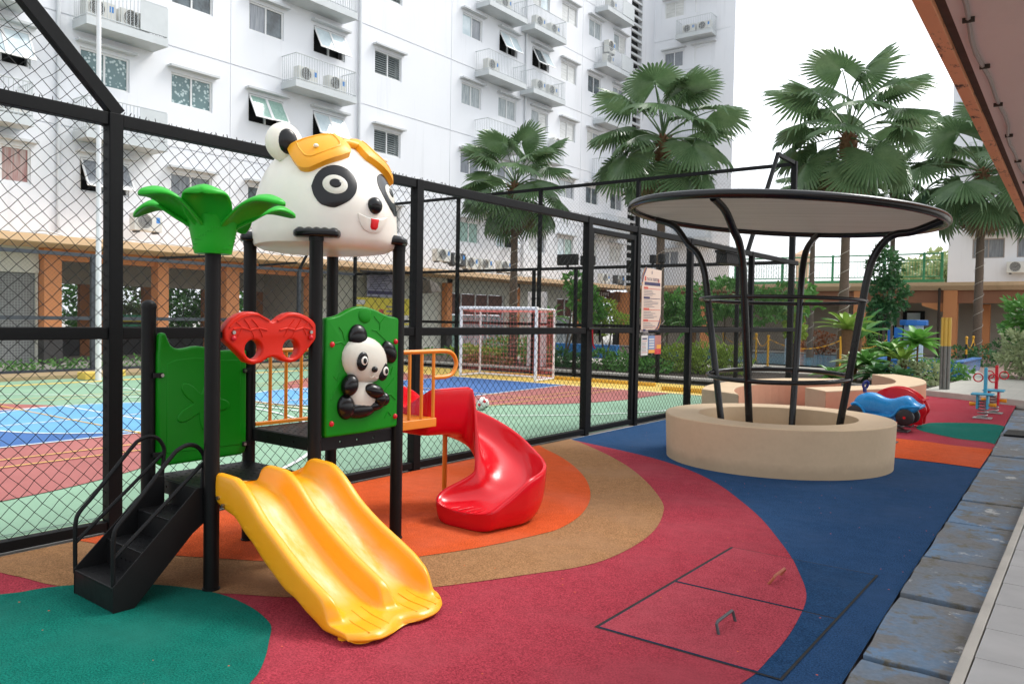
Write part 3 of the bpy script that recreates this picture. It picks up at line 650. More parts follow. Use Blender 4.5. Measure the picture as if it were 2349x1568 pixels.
blob('panda_leg', .94,.99,.07,.085,.055,m_blackp,rot=.2); blob('panda_leg', 1.06,.965,.14,.062,.05,m_blackp); blob('panda_leg', 1.18,.985,.11,.045,.045,m_blackp,rot=.12); blob('panda_foot', 1.275,1.02,.045,.05,.045,m_blackp)
for y, z in ((.825,1.406),(1.383,1.418),(.826,.889),(1.386,.891)): build('bolt', MB().ell((.036,y,z), (.014,.019,.019), 12, 8), p_redknob, gp, smooth=True)
blob('moon_relief', 1.10,1.60,.06,.055,.012,p_green,x=.034)
for pts in ([(1.18,1.595),(1.235,1.545),(1.28,1.59)],[(1.235,1.545),(1.235,1.50)],[(1.165,1.50),(1.20,1.495),(1.33,1.40)],[(.88,1.52),(.91,1.49),(.93,1.43)],[(.84,1.41),(.90,1.42),(.935,1.40)],[(.82,1.05),(.86,1.12),(.90,1.17)],[(.84,1.20),(.87,1.17),(.89,1.22)],[(1.28,1.07),(1.33,1.12),(1.37,1.16)],[(1.29,1.04),(1.34,1.05),(1.39,1.01)],[(1.36,1.24),(1.34,1.19)],[(1.29,.89),(1.32,.93),(1.35,.90)]):
    ridge(pts, .0055, .034, p_green, gp, 'bamboo_relief')
# green back panel
bpo = [(.03,.64),(.028,1.33),(.033,1.36),(.036,1.44),(.045,1.462),(.062,1.468),(.08,1.462),(.092,1.44),(.10,1.415),(.115,1.388),(.14,1.37),(.17,1.364),(.21,1.367),(.26,1.378),(.30,1.38),(.34,1.374),(.39,1.36),(.43,1.35),(.48,1.346),(.54,1.347),(.60,1.35),(.645,1.35),(.66,1.34),(.662,.67),(.65,.64),(.62,.627),(.06,.62)]
bp = build('back_panel', plate([bpo], .055, .018, XP(-.70), 3), p_green, PS, smooth=True, label='plain bright green side panel with a flower in relief'); weld(bp)
inn = [(.085,.70),(.085,1.27),(.15,1.295),(.28,1.305),(.45,1.285),(.61,1.28),(.61,.70)]
build('panel_inset', plate([inn], .01, .004, XP(-.674), 2), p_green, bp, smooth=True)
fl = []
for k in range(60):
    a = 2*pi*k/60; r = .135+.065*math.cos(a*5+.6)
    fl.append((.33+r*math.cos(a), 1.0+r*math.sin(a)))
build('flower_relief', plate([fl], .018, .008, XP(-.672), 3), p_green, bp, smooth=True)
for y, z, d in ((.03,1.2,-1),(.66,1.205,1),(.03,.70,-1),(.66,.70,1)):
    b = build('bracket', MB().box(-.672,-.664,y-.035,y+.03,z-.016,z+.016), m_black, bp, bevel=.003); build('bolt', MB().tube([(-.664,y-.02*d,z),(-.655,y-.02*d,z)], .011, 10), m_bolt, bp, smooth=True)
# amber guard rails and bridge
def guard(x, y0, y1, yl, bars, name):
    zt, zb = 1.335, .835
    g = build(name, MB().tube(bez([(x,y0,zt),(x,y0+.2,zt),(x,yl-.14,zt),(x,yl-.05,zt-.022),(x,yl-.008,zt-.075),(x,yl-.008,zt-.125),(x,yl-.05,zt-.178),(x,yl-.12,zt-.197),(x,y1,zt-.198)], 5), .0165, 10), m_orbar, PS, smooth=True)
    for y in bars: build('bar', MB().tube([(x,y,zb),(x,y,zt-.012)], .0125, 8), m_orbar, g, smooth=True)
guard(-.045, 1.48, 1.85, 2.105, (1.60,1.725,1.85), 'guard_rail'); guard(-.70, 1.48, 1.85, 2.105, (1.60,1.725,1.85), 'guard_rail')
g = build('guard_rail', MB().tube([(-.736,.76,1.335),(-.736,1.40,1.335)], .0165, 10), m_orbar, PS, smooth=True)
build('bottom_rail', MB().box(-.748,-.715,.76,1.40,.805,.832), m_orbar, g, bevel=.004)
for y in (.89,1.024,1.157,1.29): build('bar', MB().tube([(-.736,y,.83),(-.736,y,1.325)], .0125, 8), m_orbar, g, smooth=True)
br = build('bridge_deck', MB().box(-.70,-.03,1.452,1.875,.765,.832), m_orbar, PS, bevel=.005)
mb = MB()
for i in range(9):
    for j in range(5): mb.ell((-.64+i*.065,1.50+j*.075,.832), (.013,.007,.004), 6, 3, Matrix.Rotation(.5 if (i+j) % 2 else -.5, 3, 'Z'))
build('tread_studs', mb, m_orbar, br, smooth=True, kind='stuff')
# red spiral slide
def sta():
    out = []
    for y in (1.86,1.89,1.95,2.03,2.11,2.19,2.26): out.append(((-.37,y), (1,0), None))
    for a in range(180, -1, -12):
        c = rad(a); out.append(((-.07+.30*math.cos(c), 2.32+.30*math.sin(c)), (-math.cos(c), -math.sin(c)), a))
    for y in (2.28,2.23,2.18,2.13,2.08,2.04,2.0,1.97,1.952,1.942,1.938): out.append(((.23-.06*min(1,(2.32-y)/.25),y), (-1,0), None))
    return out
ST = sta(); n = len(ST)
ks = [i/(n-1) for i in range(n)]
iarc0, iarc1 = 7, 7+15
def prog(i):          # 0..1 entry, 1..2 arc, 2..3 exit
    if i < iarc0: return i/iarc0
    if i <= iarc1: return 1+(i-iarc0)/(iarc1-iarc0)
    return 2+(i-iarc1)/(n-1-iarc1)
zbed = [(0,.80),(.25,.80),(1,.72),(1.3,.56),(1.6,.33),(1.8,.21),(2,.15),(2.3,.118),(2.6,.115),(2.8,.125),(2.92,.138),(3,.134)]
zout = [(0,1.05),(.4,1.04),(.8,.97),(1,.90),(1.2,.83),(1.3,.78),(1.5,.60),(1.62,.47),(1.8,.41),(1.9,.39),(2,.37),(2.2,.31),(2.4,.24),(2.6,.19),(2.8,.155),(2.92,.142),(3,.136)]
zinn = [(0,1.04),(.5,1.045),(1,1.04),(1.35,1.02),(1.5,.90),(1.65,.66),(1.8,.47),(2,.36),(2.15,.31),(2.3,.27),(2.45,.235),(2.6,.20),(2.8,.16),(2.92,.142),(3,.136)]
zbot = [(0,.68),(.6,.66),(1,.63),(1.3,.49),(1.5,.33),(1.65,.20),(1.8,.09),(1.95,.012),(3,.012)]
PRF = [(-.005,.86),(.0,.97),(.02,1),(.045,.95),(.07,.62),(.13,.26),(.24,.07),(.4,0),(.55,0),(.70,.06),(.81,.22),(.885,.52),(.925,.88),(.95,1.02),(.975,1.03),(1.0,.98),(1.005,.86)]
rings = []
for i, ((x, y), (ix, iy), a) in enumerate(ST):
    p = prog(i); b, zo, zi, lo = interp(zbed, p), interp(zout, p), interp(zinn, p), interp(zbot, p)
    wi = interp([(0,.28),(1,.27),(1.5,.265),(2,.265),(2.15,.29),(2.35,.325),(2.55,.325),(2.7,.30),(2.8,.265),(2.9,.20),(2.96,.14),(3,.07)], p); wo = interp([(0,.27),(1,.29),(1.5,.33),(2,.31),(2.35,.325),(2.55,.315),(2.7,.30),(2.8,.265),(2.9,.20),(2.96,.14),(3,.07)], p)
    if 2 < p: lo = .012
    rg = []
    I = V((x+ix*wi, y+iy*wi, 0)); O = V((x-ix*wo, y-iy*wo, 0))
    for f, h in PRF:
        q = I.lerp(O, f); zr = zi if f < .5 else zo; rg.append((q.x, q.y, b+h*(zr-b)))
    for f, h in ((.985,.4),(.93,0),(.8,0),(.5,0),(.2,0),(.07,0),(.015,.4)):
        q = I.lerp(O, f); zr = (zo if f > .5 else zi)*.86+b*.14; rg.append((q.x, q.y, lo+h*max(0, zr-lo)))
    rings.append(rg)
rs = build('red_spiral_slide', MB().loft(rings), p_red, PS, smooth=True, subd=1)
for k in range(5):
    xx = .05+.06*k
    build('slide_rib', MB().tube([(xx+.02*(1-q)*(k-2)*.8, 2.0+.22*q, .121+.004*(1-q)**2) for q in (0,.33,.66,1)], .0032, 5), p_red, rs, smooth=True)
build('support_leg', MB().tube([(-.50,2.47,.0),(-.50,2.47,.60)], .021, 12), m_orbar, rs, smooth=True)
build('leg_foot', MB().box(-.55,-.45,2.42,2.52,.0,.016), m_orbar, rs)
fc = build('face_relief', MB().ell((.472,2.26,.17), (.03,.07,.075), 14, 9).ell((.475,2.29,.25), (.02,.035,.03), 10, 6).ell((.486,2.25,.145), (.03,.045,.035), 10, 6), p_red, rs, smooth=True)
for y in (2.24,2.285): build('relief_eye', MB().ell((.50,y,.195), (.008,.012,.017), 8, 6), p_white, fc, smooth=True)
# green palm crown on the corner post
pc = build('palm_crown', MB().lathe(0, 0, [(.05,1.932),(.098,1.932),(.103,1.94),(.112,1.99),(.124,2.05),(.139,2.105),(.15,2.14),(.14,2.16),(.06,2.15)], 32), p_green2, PS, smooth=True, label='bright green plastic palm leaf crown')
mb = MB()
for k in range(70):
    z = 1.96+.16*(k % 7)/7; a = k*2.399; r = interp([(1.94,.103),(1.99,.112),(2.05,.124),(2.105,.139)], z)
    mb.ell((r*math.cos(a), r*math.sin(a), z), (.005,.005,.005), 6, 4)
build('bark_bumps', mb, p_green2, pc, smooth=True, kind='stuff')
def palm_leaf(ang, rise, reach, droop, w):
    rings = []; N = 12
    for k in range(N+1):
        t = k/N; r = .085+reach*t; z = 2.07+rise*math.sin(min(1, t*1.25)*pi/2)-droop*max(0, t-.45)**2*3.3
        ww = w*(.62+.55*math.sin(pi*min(1, t*1.02)**.8))*(1 if t < .75 else math.sqrt(max(.03, 1-((t-.75)/.25)**2)))
        c, s = math.cos(ang), math.sin(ang); rg = []
        prof = [(-1,.0,0),(-.92,.014,1),(-.55,.006,1),(0,.016,1),(.55,.006,1),(.92,.014,1),(1,.0,0),(.9,-.016,1),(.5,-.022,1),(0,-.018,1),(-.5,-.022,1),(-.9,-.016,1)]
        for u, dz, _ in prof:
            lat = u*ww; zz = z+dz+.10*ww*(1-abs(u))-abs(u)**2*ww*.30*(1 if t > .25 else t*4)
            rg.append((r*c-lat*s, r*s+lat*c, zz))
        rings.append(rg)
    return MB().loft(rings)
for a, ri, re, dr, w in ((-40,.21,.27,.04,.115),(22,.19,.38,.05,.105),(75,.18,.40,.06,.105),(125,.15,.34,.12,.10),(172,.20,.37,.05,.105),(222,.17,.36,.10,.10),(268,.20,.34,.04,.11)):
    lf = build('palm_leaf', palm_leaf(rad(a), ri, re, dr, w), p_green2, pc, smooth=True, subd=1)
    c, s = math.cos(rad(a)), math.sin(rad(a))
# panda head roof
HX, HY = -.368, 1.078
def imp(x, y, z):
    z = z-2.15; hz = .66 if z > 0 else .16
    fx = .47+(.05*math.exp(-((y/.22)**2+((z-.16)/.18)**2)) if x > 0 else 0)
    h = (abs(x/fx)**2.4+abs(y/.47)**2.4)**(1/2.4)
    if z < 0: return (h**4.5+abs(z/.125)**4.5)**(1/4.5)
    return (h**2.3+abs(z/hz)**2.3)**(1/2.3)
HC = V((0,0,2.25))
def surf(d, sc=1.0, add=0.0):
    d = V(d).normalized(); lo, hi = 0, 1.2
    for _ in range(26):
        m = (lo+hi)/2; p = HC+d*m
        if imp(*p) < 1: lo = m
        else: hi = m
    return HC+d*(lo*sc+add)+V((HX,HY,0))
rings = []
NV, NU = 34, 56
for i in range(NV+1):
    el = -pi/2+.02+(pi-.04)*i/NV
    rings.append([surf((math.cos(el)*math.cos(2*pi*k/NU), math.cos(el)*math.sin(2*pi*k/NU), math.sin(el)*1.0)) for k in range(NU)])
hd = build('panda_head_roof', MB().loft(rings), p_white, PS, smooth=True, label='white plastic panda head roof with orange goggles')
def dpatch(nm, pts, th, m, par, k=5, edge=.6):
    """patch hugging the head; pts are points (x,y,z) about the head axis, th its thickness"""
    P = [V(p)-HC for p in pts]; c = sum((p.normalized() for p in P), V((0,0,0))).normalized(); N = len(P); mb = MB()
    vs = [surf(c, 1, th)]; 
    for j in range(1, k+1):
        for p in P:
            d = c.lerp(p.normalized(), j/k); vs.append(surf(d, 1, th*(1 if j < k else edge)))
    for p in P: vs.append(surf(c.lerp(p.normalized(), 1.012), 1, -.012))
    fs = [(0, 1+i, 1+(i+1) % N) for i in range(N)]
    for j in range(k):
        for i in range(N): fs.append((1+j*N+i, 1+j*N+(i+1) % N, 1+(j+1)*N+(i+1) % N, 1+(j+1)*N+i))
    mb.add(vs, fs); return build(nm, mb, m, par, smooth=True)
def ellpts(y, z, ry, rz, n=30, tilt=0, x=.42):
    out = []
    for k in range(n):
        a = 2*pi*k/n; u, v = ry*math.cos(a), rz*math.sin(a); out.append((x, y+u*math.cos(tilt)-v*math.sin(tilt), z+u*math.sin(tilt)+v*math.cos(tilt)))
    return out
for s in (-1, 1):
    def mir(pts): return [(x, s*-1*y if s > 0 else y, z) for x, y, z in pts]
    eyo = mir([(.305,-.354,2.421),(.306,-.336,2.47),(.309,-.313,2.509),(.322,-.27,2.55),(.347,-.21,2.574),(.372,-.16,2.568),(.396,-.122,2.546),(.425,-.10,2.51),(.445,-.098,2.461),(.458,-.113,2.415),(.467,-.137,2.379),(.46,-.17,2.342),(.45,-.207,2.318),(.435,-.236,2.30),(.419,-.264,2.289),(.39,-.30,2.295),(.362,-.331,2.313),(.325,-.35,2.365)])
    ey = dpatch('eye_patch', [tuple(q) for q in sp3(eyo+[eyo[0]], 3)][:-1], .006, m_blackp, hd)
    rg = mir([(.396+.04*math.cos(a), -.237+.07*math.cos(a), 2.443+.072*math.sin(a)) for a in [2*pi*k/28 for k in range(28)]])
    dpatch('eye_white', rg, .011, p_cream, ey)
    pu = mir([(.396+.018*math.cos(a), -.236+.035*math.cos(a), 2.445+.036*math.sin(a)) for a in [2*pi*k/24 for k in range(24)]])
    dpatch('pupil', pu, .016, m_blackp, ey)
    gog = mir([(.025,-.321,2.671),(.059,-.29,2.702),(.123,-.225,2.74),(.165,-.121,2.771),(.174,-.052,2.778),(.205,-.045,2.768),(.235,-.047,2.746),(.303,-.053,2.689),(.33,-.068,2.662),(.336,-.085,2.646),(.341,-.164,2.612),(.315,-.267,2.565),(.284,-.324,2.53),(.265,-.347,2.522),(.239,-.36,2.521),(.215,-.368,2.528),(.197,-.37,2.54),(.115,-.36,2.604),(.06,-.34,2.65)])
    gg = dpatch('goggle_lens', [tuple(q) for q in sp3(gog+[gog[0]], 3)][:-1], .058, p_org, hd, 5, .72)
    cen = sum((V(p) for p in gog), V((0,0,0)))/len(gog)
    ins = [tuple(cen+(V(p)-cen)*.62) for p in gog]
    build('goggle_inset', MB().tube([surf(V(p)-HC, 1, .058) for p in ins], .0065, 6, True), p_org, gg, smooth=True)
    kn = cen+(V(gog[12])-cen)*.25
    q = surf(kn-HC, 1, .068); build('goggle_knob', MB().ell(q, (.017,.017,.013), 12, 8), p_white, gg, smooth=True)
    # ear: round disc facing forward with black inner dish
    M = Matrix.Rotation(s*.25, 3, 'Z'); ec = V((HX-.02, HY+s*.335, 2.745))
    er = build('ear', MB().ell(ec, (.068,.128,.132), 24, 16, M), p_white, hd, smooth=True)
    build('inner_ear', MB().ell(ec+M @ V((.046,.004,.0)), (.032,.072,.086), 20, 12, M), m_blackp, er, smooth=True)
build('goggle_bridge', MB().tube([surf((.235,y,.50-abs(y)*.3), 1, .02) for y in (-.06,-.02,.02,.06)], .03, 10), p_org, hd, smooth=True)
build('nose', MB().ell((HX+.508,HY+.004,2.325), (.045,.056,.058), 20, 12), m_blackp, hd, smooth=True)
mo = [(.49,-.125,2.262),(.5,-.06,2.245),(.505,0,2.240),(.5,.06,2.245),(.49,.125,2.262),(.49,.112,2.21),(.49,.075,2.165),(.49,.03,2.148),(.49,-.03,2.148),(.49,-.075,2.165),(.49,-.112,2.21)]
mt = dpatch('mouth', mo, .010, p_white, hd, 4, .5)
dpatch('tongue', [(.49,-.034,2.238),(.49,.034,2.238),(.49,.032,2.185),(.49,.018,2.168),(.49,-.018,2.168),(.49,-.032,2.185)], .016, p_tongue, mt, 3, .6)
for x, y in ((0,.719),(-.736,.719),(0,1.438),(-.736,1.438)):
    a = math.atan2(y-HY, x-HX); M = Matrix.Rotation(a, 3, 'Z'); mb = MB()
    bx_ = [(-.16,-.145),(-.02,-.15),(.035,-.135),(.048,-.09),(.056,-.06),(.060,0),(.056,.06),(.048,.09),(.035,.135),(-.02,.15),(-.16,.145)]
    mb.prism([tuple((V((x,y,0))+M @ V((u,v,0))).xy) for u, v in bx_], 'z', 2.092, 2.146)
    pw_ = build('paw', mb, m_blackp, hd, bevel=.022, seg=4)
    for q in (-.105,-.05,0,.05,.105): build('toe', MB().ell(V((x,y,2.136))+M @ V((-.03-abs(q)*.15,q,0)), (.085,.032,.024), 14, 8, M), m_blackp, pw_, smooth=True)
    build('post_cap', MB().lathe(x, y, [(.047,2.07),(.047,2.10)], 20), m_black, PS, smooth=True)
# ---------------------------------------------------------------- round planter and its steel canopy frame
PX, PY = -3.06, 9.32
o = build('round_planter', MB().loft([[(PX+r*math.cos(2*pi*k/96), PY+r*math.sin(2*pi*k/96), z) for k in range(96)] for r, z in
    ((.86,.02),(.875,.22),(.88,.505),(.888,.515),(1.265,.517),(1.275,.507),(1.265,.25),(1.255,.001))], True, False), m_beige, smooth=True)
tag(o, 'beige plastered round planter ring under the black steel canopy frame', 'planter')
build('planter_floor', MB().lathe(PX, PY, [(.868,.10),(.866,.115)], 48), m_beige, o)
fr = thing('disc_pavilion', 'black steel tube frame carrying a pale tilted disc roof', 'pavilion', (PX,PY,0))
def dz(x, y): return 2.826-.065*(x-PX)-.023*(y-PY)
DXY = (-3.076+.0, 9.311)
ring = lambda cx, cy, r, zf, n=72: [(cx+r*math.cos(2*pi*k/n), cy+r*math.sin(2*pi*k/n), zf(cx+r*math.cos(2*pi*k/n), cy+r*math.sin(2*pi*k/n))) for k in range(n)]
build('roof_rim', MB().tube(ring(*DXY, 1.715, dz), .048, 12, True), m_blackp, fr, smooth=True)
t = NT('roof_sheet'); n1 = t.noise(1.0, 3, stretch=(.6, 14, 1)); c = t.mix(t.ramp(n1, .3, .7), (.36,.345,.32), (.45,.43,.40)); t.set(c, .5, 0, .4); tl = t.n('BsdfTranslucent'); t.l(c, tl.inputs[0]); mi = t.n('MixShader'); mi.inputs[0].default_value = .5
oo = t.t.nodes['Material Output']; t.l(t.b.outputs[0], mi.inputs[1]); t.l(tl.outputs[0], mi.inputs[2]); t.l(mi.outputs[0], oo.inputs[0])
a_ = ring(*DXY, 1.70, lambda x, y: dz(x, y)+.012); b_ = ring(*DXY, 1.70, lambda x, y: dz(x, y)+.024)
build('roof_sheet', MB().loft([a_, b_]), t.m, fr)
build('ring', MB().tube(ring(-3.06, 9.32, .795, lambda x, y: .979+.036*(y-PY)), .026, 10, True), m_blackp, fr, smooth=True)
build('ring', MB().tube(ring(-3.045, 9.325, .915, lambda x, y: 1.856-.019*(y-PY)), .022, 10, True), m_blackp, fr, smooth=True)
vd = V((-.312,.95,0)); rt = V((.95,.312,0))
for q, (a, b) in enumerate(((-.88,.36), (-.40,-.92), (.25,.90), (.93,-.30))):
    d = (rt*a+vd*b).normalized(); P = lambda r, z: (PX+d.x*r, PY+d.y*r, z)
    e = V(P(1.66, 0)); ze = dz(e.x, e.y)-.03
    pts = [P(.655,.11),P(.785,.98),P(.91,1.85),P(.945,2.08),P(.99,2.28),P(1.075,2.45),P(1.20,2.56),P(1.40,ze-.10),P(1.66,ze)]
    build('post', MB().tube(sp3(pts, 4), .041, 12), m_blackp, fr, smooth=True)
# curved bench planters behind
def strip(outer, inner, h, name, label, side_pts):
    poly = smooth_poly(outer, 5)+smooth_poly(inner[::-1], 5)
    o = build(name, MB().prism(poly, 'z', 0, h), m_beige, bevel=.012, seg=2); tag(o, label, 'planter bench', 'curved bench planters')
    if side_pts:
        sp = smooth_poly(side_pts, 5); mb = MB(); nn = len(sp); mb.add([(x, y, .0) for x, y in sp]+[(x, y, h-.02) for x, y in sp], [(i, i+1, nn+i+1, nn+i) for i in range(nn-1)])
        build('painted_face', mb, m_terra, o)
    return o
def offs(p, d):
    out = []
    for i in range(len(p)):
        a, b = V(p[max(i-1,0)]), V(p[min(i+1,len(p)-1)]); t = (b-a).normalized(); out.append((p[i][0]+t.y*d, p[i][1]-t.x*d))
    return out
innA = [(-4.44,11.74),(-4.80,12.49),(-5.0,13.4),(-4.86,14.46),(-4.45,15.2),(-3.96,15.7)]; outA = [(-5.23,12.2),(-5.5,13.2),(-5.5,14.6),(-5.1,15.8),(-4.5,16.4),(-4.2,16.6)]
strip(outA, innA, .50, 'bench_planter', 'curved bench planter with terracotta inner face, left one behind the round planter', offs(innA, .004))
outB = [(-3.61,13.39),(-3.22,14.3),(-2.82,15.3),(-2.70,16.6),(-2.85,17.6),(-3.17,18.44),(-3.72,19.2)]; innB = [(-4.09,13.9),(-3.62,14.8),(-3.28,15.5),(-3.16,16.2),(-3.29,17.08),(-3.6,17.9),(-4.09,18.75)]
strip(innB, outB, .50, 'bench_planter', 'S shaped bench planter with pale top, behind the blue car spring rider', offs(outB, .004))
# ---------------------------------------------------------------- spring riders
def spring(mb, x, y, z0, z1, r, turns, w=.011):
    N = turns*14; mb.tube([(x+r*math.cos(2*pi*k/14), y+r*math.sin(2*pi*k/14), z0+(z1-z0)*k/N) for k in range(N+1)], w, 6); return mb
m_coil = plain('coil_dark', (.06,.035,.03), .4, .3, 30); m_coils = plain('coil_steel', (.33,.32,.31), .4, .2, 30, metal=.8); m_plate = plain('plate_dark', (.05,.05,.052), .5, .3, 10)
m_tyre = plain('tyre_black', (.012,.012,.013), .6, .2, 20)
car = thing('spring_rider', 'blue car shaped spring rider with black wheels', 'spring rider', (-2.42,13.0,0), 0, 'spring riders')
# built along local axis: u = length (image left to right), placed on world axes with u along +X -Y mix
ca = rad(-3); cu_ = V((math.cos(ca), math.sin(ca), 0)); cv_ = V((-math.sin(ca), math.cos(ca), 0)); c0 = V((-2.58,13.05,0))
CM = Matrix(((cu_.x,cv_.x,0,c0.x),(cu_.y,cv_.y,0,c0.y),(0,0,1,0),(0,0,0,1)))
sec = [(-.50,.30,.36,.13),(-.49,.27,.43,.15),(-.46,.26,.49,.16),(-.38,.25,.545,.17),(-.27,.24,.565,.165),(-.18,.24,.55,.15),(-.08,.22,.495,.13),(.0,.21,.475,.125),(.08,.21,.49,.13),(.17,.22,.53,.15),(.24,.24,.55,.16),(.31,.27,.525,.16),(.35,.30,.47,.17),(.40,.34,.435,.18),(.44,.365,.42,.17),(.455,.375,.405,.15)]
rings = []
for u, zb, zt, w in sec:
    rings.append([CM @ V((u, w*a, zb+(zt-zb)*b)) for a, b in ((-1,.05),(-1.02,.35),(-.95,.7),(-.7,.93),(-.3,1),(.3,1),(.7,.93),(.95,.7),(1.02,.35),(1,.05),(.6,0),(-.6,0))])
build('body', MB().loft(rings), p_blue, car, smooth=True, subd=1)
lo = [(-.33,.20,.27,.12),(-.28,.16,.29,.13),(-.15,.14,.29,.13),(.05,.14,.29,.13),(.13,.16,.30,.13),(.17,.2,.30,.12)]
build('chassis', MB().loft([[CM @ V((u,w*a,zb+(zt-zb)*b)) for a, b in ((-1,0),(-1,1),(1,1),(1,0))] for u, zb, zt, w in lo]), p_blue, car, bevel=.01)
for sgn in (-1, 1):
    fl = [(-.51,.36),(-.47,.385),(-.42,.375),(-.36,.32),(-.31,.24),(-.26,.225),(.06,.225),(.10,.25),(.14,.31),(.19,.365),(.30,.385),(.45,.395)]
    build('fender', MB().tube([CM @ V((u, sgn*.163, z)) for u, z in fl], .022, 8), p_blue, car, smooth=True)
    for u in (-.45, .26):
        w = build('wheel', MB().tube([CM @ V((u,sgn*.13,.232)), CM @ V((u,sgn*.145,.232)), CM @ V((u,sgn*.205,.232)), CM @ V((u,sgn*.225,.232))], [.095,.122,.122,.09], 24), m_tyre, car, smooth=True)
        build('hub', MB().tube([CM @ V((u,sgn*.215,.232)), CM @ V((u,sgn*.236,.232))], .02, 12), p_redknob, w, smooth=True)
hb = build('handle', MB().tube([CM @ V(p) for p in ((-.36,0,.55),(-.37,0,.62))], .03, 10).tube([CM @ V(p) for p in ((-.37,-.02,.61),(-.385,-.03,.66),(-.36,-.02,.71),(-.335,0,.72),(-.32,.02,.70),(-.335,.03,.65),(-.355,.02,.61))], .022, 8), p_navy, car, smooth=True)
build('spring', spring(MB(), *(CM @ V((.12,0,0))).xy, .03, .19, .085, 3, .013), m_coil, car, smooth=True)
q = CM @ V((.12,0,0)); build('base_plate', MB().box(q.x-.16,q.x+.16,q.y-.14,q.y+.14,.004,.022), m_plate, car, bevel=.004)
build('side_bolt', MB().ell(CM @ V((-.02,-.135,.14)), (.016,.016,.016), 10, 6), p_redknob, car, smooth=True)
el = thing('spring_rider', 'red arched animal spring rider just behind the blue car rider', 'spring rider', (-2.4,13.75,0), 0, 'spring riders')
arch = [(-.62,.12),(-.60,.30),(-.52,.44),(-.40,.53),(-.25,.565),(-.10,.55),(.03,.49),(.13,.40),(.20,.29),(.215,.20),(.17,.12),(.15,.0),(.02,.0),(.02,-.02),(-.12,-.02),(-.14,.10),(-.28,.14),(-.42,.10),(-.44,-.02),(-.60,-.02)]
arch = [(u, z+.055) for u, z in arch]
for dy in (-.13, .13):
    M = Matrix(((1,0,0,-2.38),(0,0,1,13.75+dy),(0,1,0,0),(0,0,0,1)))
    w = build('side_panel', plate([smooth_poly(arch+[arch[0]], 3)[:-1]], .045, .014, M, 2), p_red, el, smooth=True); weld(w)
build('seat', MB().box(-2.62,-2.36,13.63,13.87,.36,.40), p_red, el, bevel=.015, seg=3); build('cross_bar', MB().tube([(-2.22,13.5,.44),(-2.22,14.0,.44)], .02, 8), p_red, el, smooth=True)
build('spring', spring(MB(), -2.55, 13.75, .03, .36, .08, 4, .013), m_coil, el, smooth=True); build('base_plate', MB().box(-2.72,-2.38,13.6,13.9,.004,.022), m_plate, el, bevel=.004)
def rider(x, y, mboard, mseat, label, sc=1.0):
    t = thing('spring_rider', label, 'spring rider', (x,y,0), 0, 'spring riders')
    P = lambda dx, dy, z: (x+dx*sc, y+dy*sc, z*sc)
    bw = build('board', MB().beam(P(.02,.10,.40), P(.02,.10,.88), .05*sc, .11*sc, (0,1,0)), mboard, t, bevel=.012, seg=3)
    hd_ = build('handle', MB().tube([P(.02-.115+.07*math.cos(a),.10,.70+.07*math.sin(a)) for a in [2*pi*k/18 for k in range(18)]], .011*sc, 6, True).tube([P(.02+.115+.07*math.cos(a),.10,.70+.07*math.sin(a)) for a in [2*pi*k/18 for k in range(18)]], .011*sc, 6, True), p_redknob, t, smooth=True)
    build('seat', MB().box(*[v for p in zip(P(-.17,-.22,.41), P(.17,.06,.445)) for v in p]), mseat, t, bevel=.02, seg=3)
    for s in (-1, 1):
        build('side_board', MB().box(*[v for p in zip(P(s*.075-.016,-.16,.17), P(s*.075+.016,.08,.42)) for v in p]), mboard, t, bevel=.01)
        build('foot_peg', MB().tube([P(s*.06,-.02,.245),P(s*.12,-.02,.245),P(s*.2,-.02,.245)], [.022*sc,.03*sc,.036*sc], 12), p_org, t, smooth=True)
    build('spring', spring(MB(), x, y-.02, .02, .33*sc, .075*sc, 6, .01), m_coils, t, smooth=True); build('base_plate', MB().box(x-.14,x+.14,y-.14,y+.12,.004,.02), m_steel, t, bevel=.004)
    return t
rider(-1.66, 15.9, p_ltblue, p_ltblue, 'light blue upright spring rider with red ring handles and yellow foot pegs')
rider(-1.60, 17.0, p_redknob, p_ltblue, 'red upright spring rider partly hidden behind the light blue one', 1.0)
build('base_plate', MB().box(-2.42,-2.2,11.55,11.75,.008,.02), m_plate, floor, label='bare base plate behind the round planter')
# ---------------------------------------------------------------- goal, ball, flag pole, signs on the fence
gl = thing('goal', 'white five a side football goal with a red net', 'goal', (-12.6,16.6,0))
m_goal = plain('goal_white', (.74,.75,.78), .4, .06, 8); m_net = plain('red_net_cord', (.66,.16,.14), .7, .2, 20)
YG, YGB = 16.3, 17.25
for x in (-13.86,-11.4):
    build('post', MB().tube([(x,YG,.02),(x,YG,1.84)], .042, 14), m_goal, gl, smooth=True)
    xb = x-.17*0; build('stanchion', MB().tube([(x-.1,YGB,.03),(x-.1,YGB,1.82)], .03, 10), m_goal, gl, smooth=True)
    build('side_bar', MB().tube([(x,YG,1.83),(x-.1,YGB,1.82)], .025, 8), m_goal, gl, smooth=True); build('side_bar', MB().tube([(x,YG,.04),(x-.1,YGB,.04)], .03, 8), m_goal, gl, smooth=True)
build('crossbar', MB().tube([(-13.9,YG,1.84),(-11.36,YG,1.84)], .045, 14), m_goal, gl, smooth=True)
build('back_bar', MB().tube([(-13.96,YGB,.04),(-11.5,YGB,.04)], .03, 8), m_goal, gl, smooth=True)
mb = MB()
def netp(u, v):      # sagging back net from crossbar to ground
    x = -13.9+2.45*u; y = YGB-.05+.12*math.sin(pi*u)*math.sin(pi*v)-.25*(1-v)*0; z = 1.80-1.72*v-.10*math.sin(pi*u)*(1-v); return (x, y-.28*(1-v)*v, z)
for i in range(23): mb.tube([netp(i/22, j/12) for j in range(13)], .0036, 3, cap=False)
for j in range(16): mb.tube([netp(i/16, j/15) for i in range(17)], .0036, 3, cap=False)
